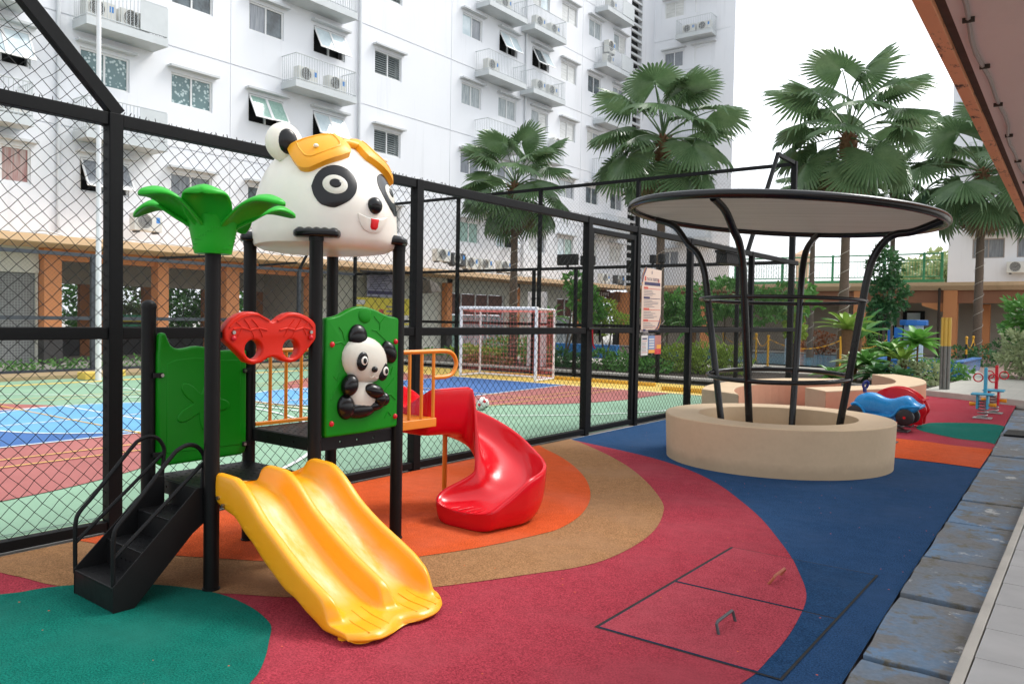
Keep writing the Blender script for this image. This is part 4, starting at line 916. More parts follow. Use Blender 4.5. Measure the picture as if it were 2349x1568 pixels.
for x in (-13.86,-11.4):
    for i in range(10): mb.tube([(x-.1*i/9,YG+(YGB-YG)*i/9,1.8),(x-.1*i/9+.02,YG+(YGB-YG)*i/9+.03,.9),(x-.1*i/9,YG+(YGB-YG)*i/9,.06)], .0036, 3, cap=False)
    for j in range(15): mb.tube([(x,YG,.08+j*.122),(x-.1,YGB,.08+j*.122)], .0036, 3, cap=False)
for i in range(23): mb.tube([(-13.85+2.45*i/22,YG+.03,1.80),(-13.9+2.45*i/22,(YG+YGB)/2,1.74),(-13.9+2.45*i/22,YGB,1.80)], .0036, 3, cap=False)
for j in range(1, 7): mb.tube([(-13.88+2.45*i/10,YG+(YGB-YG)*j/7,1.8-.05*math.sin(pi*j/7)) for i in range(11)], .0036, 3, cap=False)
build('net', mb, m_net, gl, kind='stuff')
bl = thing('football', 'white football with red patches lying on the court', 'ball', (-8.6,10.72,0))
build('ball', MB().ell((-8.6,10.72,.115), (.11,.11,.11), 24, 16), plain('ball_white', (.72,.70,.66), .5, .1, 20), bl, smooth=True)
for k in range(9):
    a, e = k*2.4, -.6+k*.2; d = V((math.cos(a)*math.cos(e), math.sin(a)*math.cos(e), math.sin(e))); 
    q = d.to_track_quat('Z', 'Y').to_matrix()
    build('patch', MB().ell(V((-8.6,10.72,.115))+d*.103, (.034,.034,.010), 7, 4, q), p_redknob if k % 3 else m_black, bl, smooth=True)
fp = thing('flag_pole', 'tall white flag pole on a small yellow footing at the far edge of the court', 'pole', (-18.5,8.95,0))
build('pole', MB().tube([(-18.5,8.95,0),(-18.5,8.95,4),(-18.5,8.95,11)], [.065,.055,.045], 12), plain('pole_white', (.66,.67,.68), .4, .1, 6), fp, smooth=True)
build('footing', MB().box(-19.1,-18.7,8.75,9.1,0,.17), c_yel, fp, bevel=.02); build('collar', MB().lathe(-18.5, 8.95, [(.08,1.05),(.085,1.1),(.06,1.16)], 16), MATS['pole_white'], fp, smooth=True)
def board(y0, y1, z0, z1, nm, label, mface, x=-5.655, cat='sign', th=.008):
    o = build(nm, MB().box(x, x+th, y0, y1, z0, z1), mface); tag(o, label, cat); return o
m_signp = plain('sign_board_cream', (.66,.52,.42), .5, .05, 3); m_ink = plain('ink_navy', (.035,.03,.09), .6); m_inkr = plain('ink_red', (.55,.09,.06), .6); m_inkg = plain('ink_grey', (.22,.20,.21), .7); m_inko = plain('ink_orange', (.72,.32,.04), .6); m_paper = plain('paper', (.62,.60,.57), .6)
sg = thing('rules_sign', 'tall cream rules sign TATA TERTIB hanging on the fence right of the gate', 'sign', (-5.65,11.17,1.9))
SX = -5.652
so = [(10.86,1.45),(11.43,1.45),(11.50,1.55),(11.51,1.70),(11.515,2.385),(11.02,2.40),(10.93,2.36),(10.87,2.25),(10.86,2.1)]
build('panel', plate([so], .008, .002, XP(SX-.005), 1), m_signp, sg)
def dab(y0, y1, z0, z1, m, lift=.0005): return build('print', MB().box(SX, SX+lift+.0005, y0, y1, z0, z1), m, sg)
for off_, m, w in ((0, m_ink, .03), (.03, m_inko, .03), (.06, m_ink, .03)):
    pts = [(10.865+off_*.2, 2.12+off_*.6), (10.885+off_*.5, 2.25+off_*.3), (10.94+off_*.6, 2.345), (11.01, 2.39)]
    build('print', MB().add([(SX+.0006+off_*.004, y, z) for y, z in pts]+[(SX+.0006+off_*.004, y-.028, z+.028) for y, z in pts], [(i, i+1, 5+i, 4+i) for i in range(3)]), m, sg)
    pts = [(11.37-off_, 1.452), (11.44-off_*.8, 1.50), (11.49-off_*.5, 1.60), (11.508, 1.70)]
    build('print', MB().add([(SX+.0006+off_*.004, y, z) for y, z in pts]+[(SX+.0006+off_*.004, min(11.512, y+.03), z-.028 if z > 1.48 else z) for y, z in pts], [(i, i+1, 5+i, 4+i) for i in range(3)]), m, sg)
TM = lambda y, z, x=SX+.0012: Matrix(((0,0,1,x),(1,0,0,y),(0,1,0,z),(0,0,0,1)))
build('lettering', text_mb('TATA TERTIB', .068, TM(11.21, 2.225)), m_ink, sg)
dab(11.17,11.19,2.31,2.36,m_ink); dab(10.94,10.99,2.20,2.27,m_inkr); dab(11.40,11.43,2.19,2.24,m_inkr)
dab(10.94,11.47,2.135,2.185,m_ink)
zz = 2.11
for m, nl, tw in ((m_inkr,4,.14),(m_ink,5,.20),(m_inkr,5,.19),(m_inkr,4,.16),(m_ink,3,.08)):
    dab(10.92,10.92+tw,zz-.035,zz,m); dab(10.92+tw,11.48,zz-.030,zz-.022,m); zz -= .052
    for k in range(nl): dab(10.925,10.925+rnd.uniform(.28,.5)*(1 if k else .6),zz-.010,zz-.001,m_inkg); zz -= .0235
    zz -= .004
dab(10.92,11.42,1.485,1.491,m_inkr)
nz = [(10.865,11.08,1.06,1.365,'white printed notice sheet below the tall rules sign, leftmost of the three',m_paper,'w'),(11.10,11.31,1.09,1.36,'blue and orange printed notice below the tall rules sign, middle of the three',plain('poster_blue',(.16,.24,.42),.6,.2,8),'b'),(11.315,11.53,1.07,1.365,'red and yellow printed poster below the tall rules sign, rightmost of the three',plain('poster_red',(.42,.16,.13),.6,.3,8),'r')]
for y0, y1, z0, z1, lab, m, k in nz:
    o = board(y0, y1, z0, z1, 'notice_sheet', lab, m, cat='notice')
    def pr_(a, b, c, d, mm): build('print', MB().box(SX+.006, SX+.0066, y0+(y1-y0)*a, y0+(y1-y0)*b, z0+(z1-z0)*c, z0+(z1-z0)*d), mm, o)
    if k == 'w':
        pr_(.15,.85,.80,.87,m_ink)
        for q in range(9): pr_(.1,.6+.3*rnd.random(),.70-.07*q,.72-.07*q,m_inkg if q % 4 else m_inkr)
    elif k == 'b':
        pr_(0,1,.0,.2,m_inko)
        for q in range(4): pr_(.1,.9,.30+.15*q,.38+.15*q,m_paper)
    else:
        pr_(0,1,0,.28,p_redknob); pr_(.3,1,.28,.5,m_inko)
build('cable_tie_label', MB().box(-5.675,-5.668,10.86,11.12,1.415,1.45), m_paper, near)
# flood lights
def flood(p, w, h, d, label, m=m_black):
    t = thing('flood_light', label, 'flood light', p, 0, 'flood lights on the fences'); x, y, z = p
    build('housing', MB().box(x-w/2, x+w/2, y-d/2, y+d/2, z, z+h), m, t, bevel=.02); build('fins', MB().box(x-w/2+.03,x+w/2-.03,y+d/2,y+d/2+.03,z+.03,z+h-.03), m_plate, t); build('yoke', MB().box(x-.03,x+.03,y-.02,y+.02,z-.09,z), m, t)
flood((-12.0,18.62,3.08), .62, .30, .18, 'wide black flood light on the end fence rail left of the gate')
flood((-11.35,18.62,3.06), .40, .26, .18, 'small black flood light on the end fence rail close beside the gate post')
flood((-9.4,18.62,3.06), .14, .22, .14, 'slim black flood light on the end fence rail above the rules sign')
flood((-9.15,18.62,3.06), .16, .24, .14, 'rounded black flood light on the end fence rail at the right above the rules sign')
t = thing('flood_light', 'black rectangular flood light under the near fence top rail behind the round canopy', 'flood light', (-5.85,15.1,2.75), 0, 'flood lights on the fences')
build('housing', MB().box(-6.0,-5.78,14.5,15.5,2.70,2.92), m_black, t, bevel=.02); build('yoke', MB().box(-5.9,-5.8,14.2,14.5,2.88,2.93), m_black, t)
t = thing('flood_light', 'slim ribbed flood light above the near fence rail left of the panda head', 'flood light', (XF,5.1,3.0), 0, 'flood lights on the fences')
build('housing', MB().box(XF-.12,XF+.06,4.62,5.0,3.05,3.11), m_steel, t, bevel=.01)
for k in range(10): build('fin', MB().box(XF-.12,XF+.06,4.64+k*.035,4.65+k*.035,3.11,3.15), m_steel, t)
build('lamp', MB().box(XF-.16,XF-.05,4.8,5.05,2.84,2.92), m_black, t, bevel=.02)
t = thing('flood_light', 'brown box shaped flood light hung before the cream arcade wall', 'flood light', (-20.2,22.1,2.4), 0, 'flood lights on the fences')
build('housing', MB().loft([[(-20.5,21.7,2.95),(-20.0,21.7,2.95),(-20.0,21.8,2.45),(-20.5,21.8,2.45)],[(-20.4,22.2,2.85),(-20.1,22.2,2.85),(-20.0,22.4,2.55),(-20.5,22.4,2.55)]]), plain('lamp_brown', (.12,.10,.08), .5), t, bevel=.02)
build('arm', MB().tube([(-20.2,21.75,2.95),(-20.4,21.0,3.15),(-20.4,18.65,3.1)], .03, 6), m_black, t)
# ---------------------------------------------------------------- white apartment block
def glassmat(name, a, b, scale=3, stretch=(1,1,1), rough=.12):
    t = NT(name); n = t.noise(scale, 3, stretch=stretch); c = t.mix(t.ramp(n, .35, .65), a, b); t.set(c, rough, 0, .6); return t.m
g_dark = glassmat('glass_dark', (.035,.045,.05), (.11,.14,.155)); g_teal = glassmat('glass_teal_curtain', (.10,.20,.20), (.22,.33,.33), 9)
g_dots = NT('glass_dotted_curtain'); vo = g_dots.n('TexVoronoi'); vo.inputs['Scale'].default_value = 9; g_dots.l(g_dots.pos, vo.inputs['Vector'])
c = g_dots.mix(g_dots.ramp(vo.outputs['Distance'], .28, .42), (.42,.52,.52), (.085,.16,.165)); g_dots.set(c, .15, 0, .6); g_dots = g_dots.m
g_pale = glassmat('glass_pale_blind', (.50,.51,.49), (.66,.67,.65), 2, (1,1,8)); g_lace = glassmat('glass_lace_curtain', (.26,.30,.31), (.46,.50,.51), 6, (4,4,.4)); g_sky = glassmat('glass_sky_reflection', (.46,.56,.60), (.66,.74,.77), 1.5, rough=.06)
g_mint = glassmat('glass_mint_curtain', (.22,.36,.31), (.34,.48,.42), 4, (6,6,.5)); g_red = glassmat('striped_curtain', (.30,.11,.10), (.42,.36,.33), 5, (3,3,.2), .4); g_grey = glassmat('glass_grey_curtain', (.16,.18,.21), (.30,.32,.34), 5, (6,6,.3))
m_frame = plain('window_frame_white', (.70,.71,.71), .45, .08, 5); m_frame2 = plain('window_frame_brown', (.34,.30,.28), .5, .1, 5)
m_room = plain('dark_room', (.012,.013,.014), .9); m_slat = plain('louvre_slat', (.20,.23,.23), .3, .3, 5); m_bal = plain('balcony_grey', (.50,.53,.54), .55, .12, 3); m_rail = plain('balcony_rail', (.52,.55,.56), .5, .08, 5)
m_pipe = plain('pipe_white', (.60,.62,.64), .4, .1, 3)
def relief_wall(P, us, ws, depth):
    """wall of cells; P(u, w, d) maps to space, depth(i, j) sets each cell back, None leaves it open"""
    mb = MB(); nu, nw = len(us)-1, len(ws)-1
    D = [[depth((us[i]+us[i+1])/2, (ws[j]+ws[j+1])/2) for j in range(nw)] for i in range(nu)]
    for i in range(nu):
        for j in range(nw):
            d = D[i][j]; dd = .16 if d is None else d; a, b, e, f = us[i], us[i+1], ws[j], ws[j+1]
            if d is not None: mb.add([P(a,e,d),P(b,e,d),P(b,f,d),P(a,f,d)], [(0,1,2,3)])
            for (ii, jj, p, q) in ((i+1,j,(b,e),(b,f)),(i,j+1,(a,f),(b,f))):
                if ii < nu and jj < nw:
                    d2 = D[ii][jj]; d2 = .16 if d2 is None else d2
                    if abs(d2-dd) > 1e-6: mb.add([P(*p,dd),P(*q,dd),P(*q,d2),P(*p,d2)], [(0,1,2,3)])
    return mb
def cuts(lo, hi, pts): return sorted({round(p, 4) for p in [lo, hi]+list(pts) if lo <= p <= hi})
FL = [5.05+3.16*k for k in range(6)]; HW = 1.0
GZ = [3.16*k+.52 for k in range(2, 7)]        # grooves at the floor lines
def window(P, u0, u1, z0, m1, m2, par, kind='shut', fm=None):
    """window part with panes and a hood; P(u, w, d) with d into the wall"""
    fm = fm or m_frame; z1 = z0+HW; um = (u0+u1)/2; fw = .055
    def bx(mb, a, b, c, d, e, f): return mb.add([P(a,c,e),P(b,c,e),P(b,d,e),P(a,d,e),P(a,c,f),P(b,c,f),P(b,d,f),P(a,d,f)], [(0,3,2,1),(4,5,6,7),(0,1,5,4),(1,2,6,5),(2,3,7,6),(3,0,4,7)])
    mb = MB()
    bx(mb,u0,u0+fw,z0,z1,.06,.13); bx(mb,u1-fw,u1,z0,z1,.06,.13); bx(mb,u0+fw,u1-fw,z0,z0+fw,.06,.13); bx(mb,u0+fw,u1-fw,z1-fw,z1,.06,.13); bx(mb,um-fw/2,um+fw/2,z0+fw,z1-fw,.06,.13)
    w = build('window', mb, fm, par)
    for k, (a, b, m) in enumerate(((u0+fw,um-fw/2,m1),(um+fw/2,u1-fw,m2))):
        if kind == 'shut' or (kind == 'half' and k == 0):
            build('pane', bx(MB(), a, b, z0+fw, z1-fw, .10, .105), m, w)
        elif kind == 'louvre':
            mb = MB(); n = 10
            for i in range(n):
                z = z0+fw+(z1-z0-2*fw)*(i+.5)/n
                mb.add([P(a,z-.03,.07),P(b,z-.03,.07),P(b,z+.035,.12),P(a,z+.035,.12),P(a,z-.022,.07),P(b,z-.022,.07),P(b,z+.043,.12),P(a,z+.043,.12)], [(0,1,2,3),(4,7,6,5),(0,4,5,1),(3,2,6,7)])
            build('louvre_slats', mb, m_slat, w, kind='stuff')
        else:                               # awning sash hinged at the top, swung outwards
            op = .42+.06*rnd.random(); h = z1-z0-.05; dzz = h*math.cos(op*1.1)
            Q = lambda u, s, off: P(u, z1-.03-s*dzz+off*.25, .05-s*h*math.sin(op*1.1)-off)
            mb = MB()
            def sb(a2, b2, s0, s1): mb.add([Q(a2,s0,0),Q(b2,s0,0),Q(b2,s1,0),Q(a2,s1,0),Q(a2,s0,.04),Q(b2,s0,.04),Q(b2,s1,.04),Q(a2,s1,.04)], [(0,3,2,1),(4,5,6,7),(0,1,5,4),(1,2,6,5),(2,3,7,6),(3,0,4,7)])
            a2, b2 = a-.03, b+.03; sb(a2,a2+.05,0,1); sb(b2-.05,b2,0,1); sb(a2+.05,b2-.05,0,.06); sb(a2+.05,b2-.05,.94,1)
            sash = build('sash', mb, fm, w)
            mb = MB().add([Q(a2+.05,.06,.02),Q(b2-.05,.06,.02),Q(b2-.05,.94,.02),Q(a2+.05,.94,.02)], [(0,1,2,3)]); build('pane', mb, m, w)
    if kind != 'shut': build('dark_interior', MB().add([P(u0,z0,.4),P(u1,z0,.4),P(u1,z1,.4),P(u0,z1,.4)], [(0,1,2,3)]), m_room, w)
    hood = MB().add([P(u0-.13,z1+.12,.0),P(u1+.13,z1+.12,.0),P(u1+.13,z1+.12,-.24),P(u0-.13,z1+.12,-.24),P(u0-.13,z1+.19,.0),P(u1+.13,z1+.19,.0),P(u1+.13,z1+.19,-.24),P(u0-.13,z1+.19,-.24)], [(0,3,2,1),(4,5,6,7),(0,1,5,4),(1,2,6,5),(2,3,7,6),(3,0,4,7)])
    build('hood', hood, w_trim, w)
    return w
def balcony(P, u0, u1, zt, par, panel=.3, flip=1):
    """ledge with a bar railing and a solid panel at one end"""
    def bx(mb, a, b, c, d, e, f): return mb.add([P(a,c,e),P(b,c,e),P(b,d,e),P(a,d,e),P(a,c,f),P(b,c,f),P(b,d,f),P(a,d,f)], [(0,3,2,1),(4,5,6,7),(0,1,5,4),(1,2,6,5),(2,3,7,6),(3,0,4,7)])
    b = build('balcony', bx(MB(), u0, u1, zt-.24, zt, -.85, -.002), m_bal, par)
    mb = MB(); d = -.82; up = u1-panel*(u1-u0)
    for z in (zt+.06, zt+.93): mb.tube([P(u0+.03,z,-.01),P(u0+.03,z,d),P(u1-.03,z,d),P(u1-.03,z,-.01)], .02, 5)
    n = int((u1-u0)/.115)
    for k in range(n+1): u = u0+.03+(u1-u0-.06)*k/n; mb.tube([P(u,zt,d),P(u,zt+.93,d)], .0125, 4)
    for k in range(7):
        for u in (u0+.03, u1-.03): mb.tube([P(u,zt,d*(k+.5)/7.2),P(u,zt+.93,d*(k+.5)/7.2)], .0125, 4)
    build('railing', mb, m_rail, b, kind='stuff')
    if panel: build('screen_panel', bx(MB(), up, u1-.02, zt+.04, zt+.90, d-.03, d-.045), m_bal, b)
    return b
FX = -24.0
PM = lambda u, w, d: (FX-d, u, w)
ab = thing('apartment_building', 'long white apartment block with balconies behind the court', 'apartment building', (FX,20,0))
colw = dict(z=(5.5,6.95), a=(8.3,9.76), b=(11.07,12.53), c=(13.87,15.33), d=(16.71,18.16), e=(19.5,21.03), f=(22.61,24.12), g=(28.0,29.43), h=(30.76,32.22), i=(33.52,35.04), j=(36.2,37.75), k=(39.0,40.4), l=(41.83,43.3))
us = cuts(-6, 43.95, [v for w in colw.values() for v in w]+[x+s for x in (16.0,27.25,38.34) for s in (-.012,.012)]); ZT = 24.5
ws = cuts(3.56, ZT, [v for z in FL for v in (z, z+HW)]+[g+s for g in [3.16*k+.52 for k in range(2,8)] for s in (-.022,.022)])
def dep(u, w):
    for a, b in colw.values():
        if a < u < b:
            for z in FL:
                if z < w < z+HW: return None
    for k in range(2, 8):
        if abs(w-3.16*k-.52) < .022: return .03
    for x in (16.0,27.25,38.34):
        if abs(u-x) < .012: return .025
    return 0
build('wall', relief_wall(PM, us, ws, dep), w_white, ab)
build('core_wall', MB().box(FX-8, FX-.5, -6, 47, 3.57, ZT).box(FX-9, FX+.05, -6, 47, ZT+.002, ZT+.3), w_white, ab)
look = {('a',0):('shut',g_red,g_red),('a',1):('open',g_sky,g_sky),('b',0):('open',g_grey,g_grey),('b',1):('shut',g_dots,g_dots),('c',0):('shut',g_grey,g_grey),('c',1):('shut',g_dots,g_dots),('c',2):('shut',g_dark,g_dark),('d',0):('shut',g_dark,g_dark),('d',1):('open',g_mint,g_mint),('d',2):('shut',g_grey,g_dark),('e',1):('open',g_sky,g_sky),('e',2):('open',g_sky,g_sky),
 ('g',0):('shut',g_mint,g_mint),('g',2):('shut',g_lace,g_lace),('g',3):('shut',g_sky,g_grey),('h',0):('half',g_sky,g_sky),('h',2):('shut',g_lace,g_lace),('h',3):('open',g_sky,g_sky),('i',0):('shut',g_pale,g_grey),('i',2):('shut',g_lace,g_pale),('i',3):('open',g_dark,g_sky),('i',4):('shut',g_pale,g_sky),('j',0):('shut',g_sky,g_mint),('j',2):('shut',g_pale,g_pale),('j',3):('shut',g_pale,g_pale),('j',4):('shut',g_pale,g_pale),('k',1):('shut',g_dark,g_dark),('k',3):('shut',g_dark,g_dark),('k',4):('shut',g_lace,g_lace),('l',1):('shut',g_dark,g_grey),('l',4):('shut',g_lace,g_pale)}
for nm, (a, b) in colw.items():
    for n, z in enumerate(FL):
        if nm == 'f': k = ('louvre', None, None)
        else: k = look.get((nm, n)) or ('shut', rnd.choice((g_grey,g_pale,g_lace,g_dark)), rnd.choice((g_grey,g_pale,g_lace)))
        window(PM, a, b, z, k[1], k[2], ab, k[0])
BAL = dict(a=(6.9,9.5,.0), b=(10.86,13.28,.36), e=(18.05,20.9,0), h=(28.92,31.9,0), i=(32.5,35.4,.0), l=(39.6,42.72,.45))
for nm, (a, b, p) in BAL.items():
    for n in range(6):
        if nm == 'i' and n == 0: continue
        balcony(PM, a, b, 6.72+3.16*n, ab, p)
for y in (10.46, 21.74, 32.9): 
    build('drain_pipe', MB().tube([(FX+.07,y,3.6),(FX+.07,y,ZT)], .055, 8), m_pipe, ab, smooth=True)
mb = MB()
for k in range(44): z = 3.9+.47*k; mb.box(FX-.10, FX+.02, 43.97, 45.35, z, z+.14)
build('stair_louvres', mb, w_trim, ab, kind='stuff'); build('stair_recess', MB().box(FX-.5, FX-.3, 43.9, 45.5, 3.6, ZT), m_room, ab)
build('corner_wall', MB().box(FX-.6, FX, 45.36, 47.0, 3.56, ZT), w_white, ab)
# arcade storey
build('eave', MB().prism([(-22.3,3.36),(-22.3,3.56),(-22.9,3.60),(FX,3.62),(FX,3.30),(-22.45,3.30)], 'y', -6, 40.8), w_peach, ab, bevel=.01)
mb = MB()
for k in range(60): y = 3+k*.62+rnd.uniform(-.2,.2); mb.tube([(-22.5-rnd.random()*.5,y,3.60),(-22.5-rnd.random()*.4,y+.4,3.60+rnd.random()*.12),(-22.6-rnd.random()*.4,y+.9,3.61)], .025, 4)
build('roof_cables', mb, w_trim, ab, kind='stuff')
build('beam', MB().box(-23.85,-23.55,9.79,19.6,2.98,3.30), w_orange, ab); build('beam', MB().box(-23.85,-23.55,19.6,40.8,3.1,3.30), w_cream, ab)
for a, b in ((9.83,10.29),(13.1,13.45),(15.47,15.96),(18.95,19.45)):
    c_ = build('column', MB().box(-23.75,-23.35,a,b,1.05,3.29), w_orange, ab); build('plinth', MB().box(-23.77,-23.33,a-.015,b+.015,.0,1.049), w_dark, c_)
for a, b in ((26.7,27.05),(31.85,32.2),(37.64,38.05),(42.2,42.6)):
    c_ = build('column', MB().box(-23.86,-23.55,a,b,1.0,3.29), w_orange, ab); build('plinth', MB().box(-23.87,-23.54,a-.012,b+.012,.0,.999), w_dark, c_)
build('arcade_wall', MB().box(-24.0,-23.6,-6,9.80,2.60,3.30).box(-24.0,-23.7,-6,8.79,0,2.6), w_cream, ab)
t = NT('breeze_block_screen'); br_ = t.n('TexBrick'); br_.inputs['Scale'].default_value = 5.5; br_.inputs['Color1'].default_value = (.12,.125,.12,1); br_.inputs['Color2'].default_value = (.15,.155,.15,1); br_.inputs['Mortar'].default_value = (.27,.28,.27,1); br_.offset = 0; br_.inputs['Mortar Size'].default_value = .06; br_.inputs['Brick Width'].default_value = .4; br_.inputs['Row Height'].default_value = .4
mp_ = t.n('Mapping'); mp_.inputs['Rotation'].default_value = (0, rad(90), 0); sx = t.n('SeparateXYZ'); cxn = t.n('CombineXYZ'); t.l(t.pos, sx.inputs[0]); t.l(sx.outputs[1], cxn.inputs[0]); t.l(sx.outputs[2], cxn.inputs[1]); t.l(cxn.outputs[0], br_.inputs['Vector']); t.set(br_.outputs[0], .8)
build('block_screen', MB().box(-23.78,-23.72,8.80,9.74,.02,2.6), t.m, ab); build('screen_frame', MB().box(-23.8,-23.66,9.74,9.80,0,2.6), w_cream, ab)
build('ceiling', MB().box(-31,-23.86,-6,19.6,3.15,3.29), w_grey, ab); build('arcade_floor', MB().box(-31,-23.3,-6,42,-.05,.10), m_conc, ab)
build('inner_beam', MB().box(-27.2,-26.9,-6,19.6,2.45,3.149), w_grey, ab)
for a, b in ((9.8,11.2),(12.45,13.2),(14.6,15.4),(16.9,18.1),(18.8,20)): build('inner_wall', MB().box(-27.15,-26.95,a,b,.1,2.449), w_brown, ab)
for a, b, z in ((11.2,12.45,.9),(13.2,14.6,1.3),(15.4,16.9,.9),(18.1,18.8,.9)): build('low_wall', MB().box(-27.12,-26.98,a,b,.1,z), w_dark, ab)
m_ban = plain('stripe_yellow', (.55,.45,.06), .5); m_bang = plain('stripe_green', (.05,.30,.16), .5)
for k in range(5): build('striped_barrier', MB().box(-26.9,-26.88,13.25,14.55,.75+k*.16,.83+k*.16), m_ban if k % 2 else m_bang, ab)
build('end_wall', MB().box(-27,-24,19.5,19.6,.1,3.149), w_grey, ab)
# cream shop wall
build('shop_wall', MB().box(-24.2,-23.9,19.6,27.4,.1,3.1).box(-24.2,-23.9,38.1,40.8,.1,3.1).box(-24.2,-23.9,27.4,38.1,2.68,3.1).box(-24.2,-23.9,31.4,36.1,.1,2.68), w_cream, ab)
m_shut = glassmat('brown_shutter', (.10,.045,.035), (.17,.075,.06), 6, (6,6,.4), .5)
for a, b in ((27.45,28.1),(28.2,29.15),(29.25,30.1),(30.2,31.3),(36.15,36.9),(37.0,37.6)):
    w = build('door', MB().box(-24.05,-24.0,a,b,1.72,2.66), m_shut, ab); build('glass_panel', MB().box(-24.05,-24.0,a,b,.15,1.68), g_mint if a < 28.15 else g_lace, w); build('door_frame', MB().box(-24.06,-23.95,b,b+.07,.1,2.68), m_frame, w)
o = board(21.05, 24.35, 1.22, 2.30, 'banner', 'wide yellow banner with small print on the cream arcade wall', plain('banner_yellow', (.62,.52,.05), .55, .12, 4), x=-23.35, cat='banner', th=.02)
BXP = -23.327
def bpr(a, b, c, d, m): build('print', MB().box(BXP, BXP+.004, a, b, c, d), m, o)
bpr(21.12,21.6,2.02,2.2,m_paper); bpr(23.75,24.05,1.30,1.62,m_paper); bpr(22.35,22.6,1.5,1.85,m_inkr)
for k, z in enumerate((1.92,1.74,1.56,1.40)): bpr(22.75,23.3+.06*(k % 2),z,z+.07,m_inkg)
o2 = board(21.72, 23.3, 2.35, 3.33, 'banner', 'grey printed banner with a navy stripe above the yellow banner', plain('banner_grey', (.30,.30,.37), .6, .1, 4), x=-23.37, cat='banner', th=.02)
for k in range(9): build('print', MB().box(-23.346,-23.342,21.85,22.5+.6*rnd.random(),3.2-k*.07,3.225-k*.07), m_ink, o2)
build('print', MB().box(-23.346,-23.342,21.74,23.28,2.44,2.58), m_ink, o2)
o3 = board(39.3, 41.1, 2.87, 3.28, 'name_plate', 'dark red shop name plate under the eave behind the goal fence', plain('plate_maroon', (.11,.03,.025), .5), x=-23.5, th=.04)
for k in range(6): build('print', MB().box(-23.458,-23.452,39.5+k*.25,39.64+k*.25,2.97,3.17), m_paper, o3)
for o_ in (o, o2, o3): o_['group'] = 'boards on the arcade wall'
# ---------------------------------------------------------------- wing and right block
PW = lambda u, w, d: (u, 47.0+d, w)
wg = thing('apartment_building', 'white apartment wing at right angles, its edge against the sky', 'apartment building', (-21,47,0))
cw = [(-23.27,-21.86),(-21.2,-19.86)]; us = cuts(-25.5,-18.57,[v for w in cw for v in w])
def dep2(u, w):
    for a, b in cw:
        if a < u < b:
            for z in FL:
                if z < w < z+HW: return None
    for k in range(2, 8):
        if abs(w-3.16*k-.52) < .022: return .03
    return 0
build('wall', relief_wall(PW, us, ws, dep2), w_white, wg); build('side_wall', MB().prism([(-25.5,47.2),(-18.572,47.001),(-23.9,60),(-25.5,60)], 'z', 3.56, ZT), w_white, wg)
for a, b in cw:
    for n, z in enumerate(FL): window(PW, a, b, z, *(((g_grey,g_grey),(g_pale,g_pale))[n % 2]), wg, 'shut')
for n in range(6): balcony(PW, -22.1 if n < 4 else -22.1, -19.75, 6.72+3.16*n, wg, .0)
rb = thing('apartment_building', 'white apartment block at the far right behind the palms', 'apartment building', (-3,47,0))
cr = [(-5.62,-4.2),(-3.68,-2.3)]; us = cuts(-6.72,6,[v for w in cr for v in w])
def dep3(u, w):
    for a, b in cr:
        if a < u < b:
            for z in FL:
                if z < w < z+HW: return None
    return .03 if any(abs(w-3.16*k-.52) < .022 for k in range(2, 8)) else 0
build('wall', relief_wall(PW, us, ws, dep3), w_white, rb); build('side_wall', MB().prism([(-6.718,47.2),(6,47.2),(6,60),(-6.718,60)], 'z', 3.56, ZT), w_white, rb)
for a, b in cr:
    for n, z in enumerate(FL): window(PW, a, b, z, g_grey, g_grey, rb, 'shut', m_frame2)
for n in range(5): balcony(PW, -5.85, -3.0, 6.75+3.16*n, rb, 0)
# podium joining the two blocks
pd = thing('podium', 'low orange podium with a green railing joining the apartment blocks', 'podium', (-10,41,0))
build('eave', MB().prism([(40.8,3.40),(40.8,3.56),(47,3.60),(47,3.2),(41.0,3.2)], 'x', -22.29, 6), w_peach, pd, bevel=.01)
build('deck', MB().box(-18.5,-6.8,47,75,3.2,3.55), m_conc, pd)
build('beam', MB().box(-23.8,6,41.2,41.5,2.62,3.199), wallmat('brown_beam', (.30,.135,.075), .3), pd)
for x in (-22.5,-17.5,-12.6,-9.6,-5.72,-1.0): build('column', MB().box(x-.28,x+.28,41.05,41.55,.1,3.198), w_orange, pd)
build('column_bracket', MB().prism([(-6.0,2.2),(-6.0,2.62),(-6.9,2.62),(-6.9,2.5)], 'y', 41.15, 41.45), w_orange, pd)
build('back_wall', MB().box(-24,6,44.5,44.7,.1,3.199), w_grey, pd); build('side_column', MB().box(-4.75,-4.3,42.6,43.0,.1,2.6), w_orange, pd)
for a, b in ((-10.2,-8.6),(-8.3,-7.3)): build('door', MB().box(a,b,44.42,44.49,.1,2.3), m_room, pd)
build('door_glass', MB().box(-8.1,-7.5,44.40,44.42,1.2,2.2), g_sky, pd)
build('drain_pipe', MB().tube([(-6.15,40.95,3.3),(-6.15,40.95,1.5),(-6.15,41.0,.1)], .06, 8), m_dirt, pd, smooth=True)
build('podium_floor', MB().box(-24,6,41,44.5,0,.10), m_conc, pd)
m_grail = plain('green_railing', (.06,.30,.13), .5, .15, 5)
rl = build('railing', MB().tube([(-16.0,41.4,4.92),(-6.1,41.4,4.92)], .035, 6).tube([(-16.0,41.4,4.62),(-6.1,41.4,4.62)], .02, 6).tube([(-16,41.4,3.86),(-6.1,41.4,3.86)], .025, 6), m_grail, pd)
mb = MB()
for k in range(78): x = -16+9.9*k/77; mb.tube([(x,41.4,3.86),(x,41.4,4.62)], .011, 4)
build('balusters', mb, m_grail, rl, kind='stuff')
for x in (-16,-13.5,-11,-8.6,-6.9,-6.15): build('railing_post', MB().box(x-.05,x+.05,41.35,41.45,3.6,4.98), m_grail, rl)
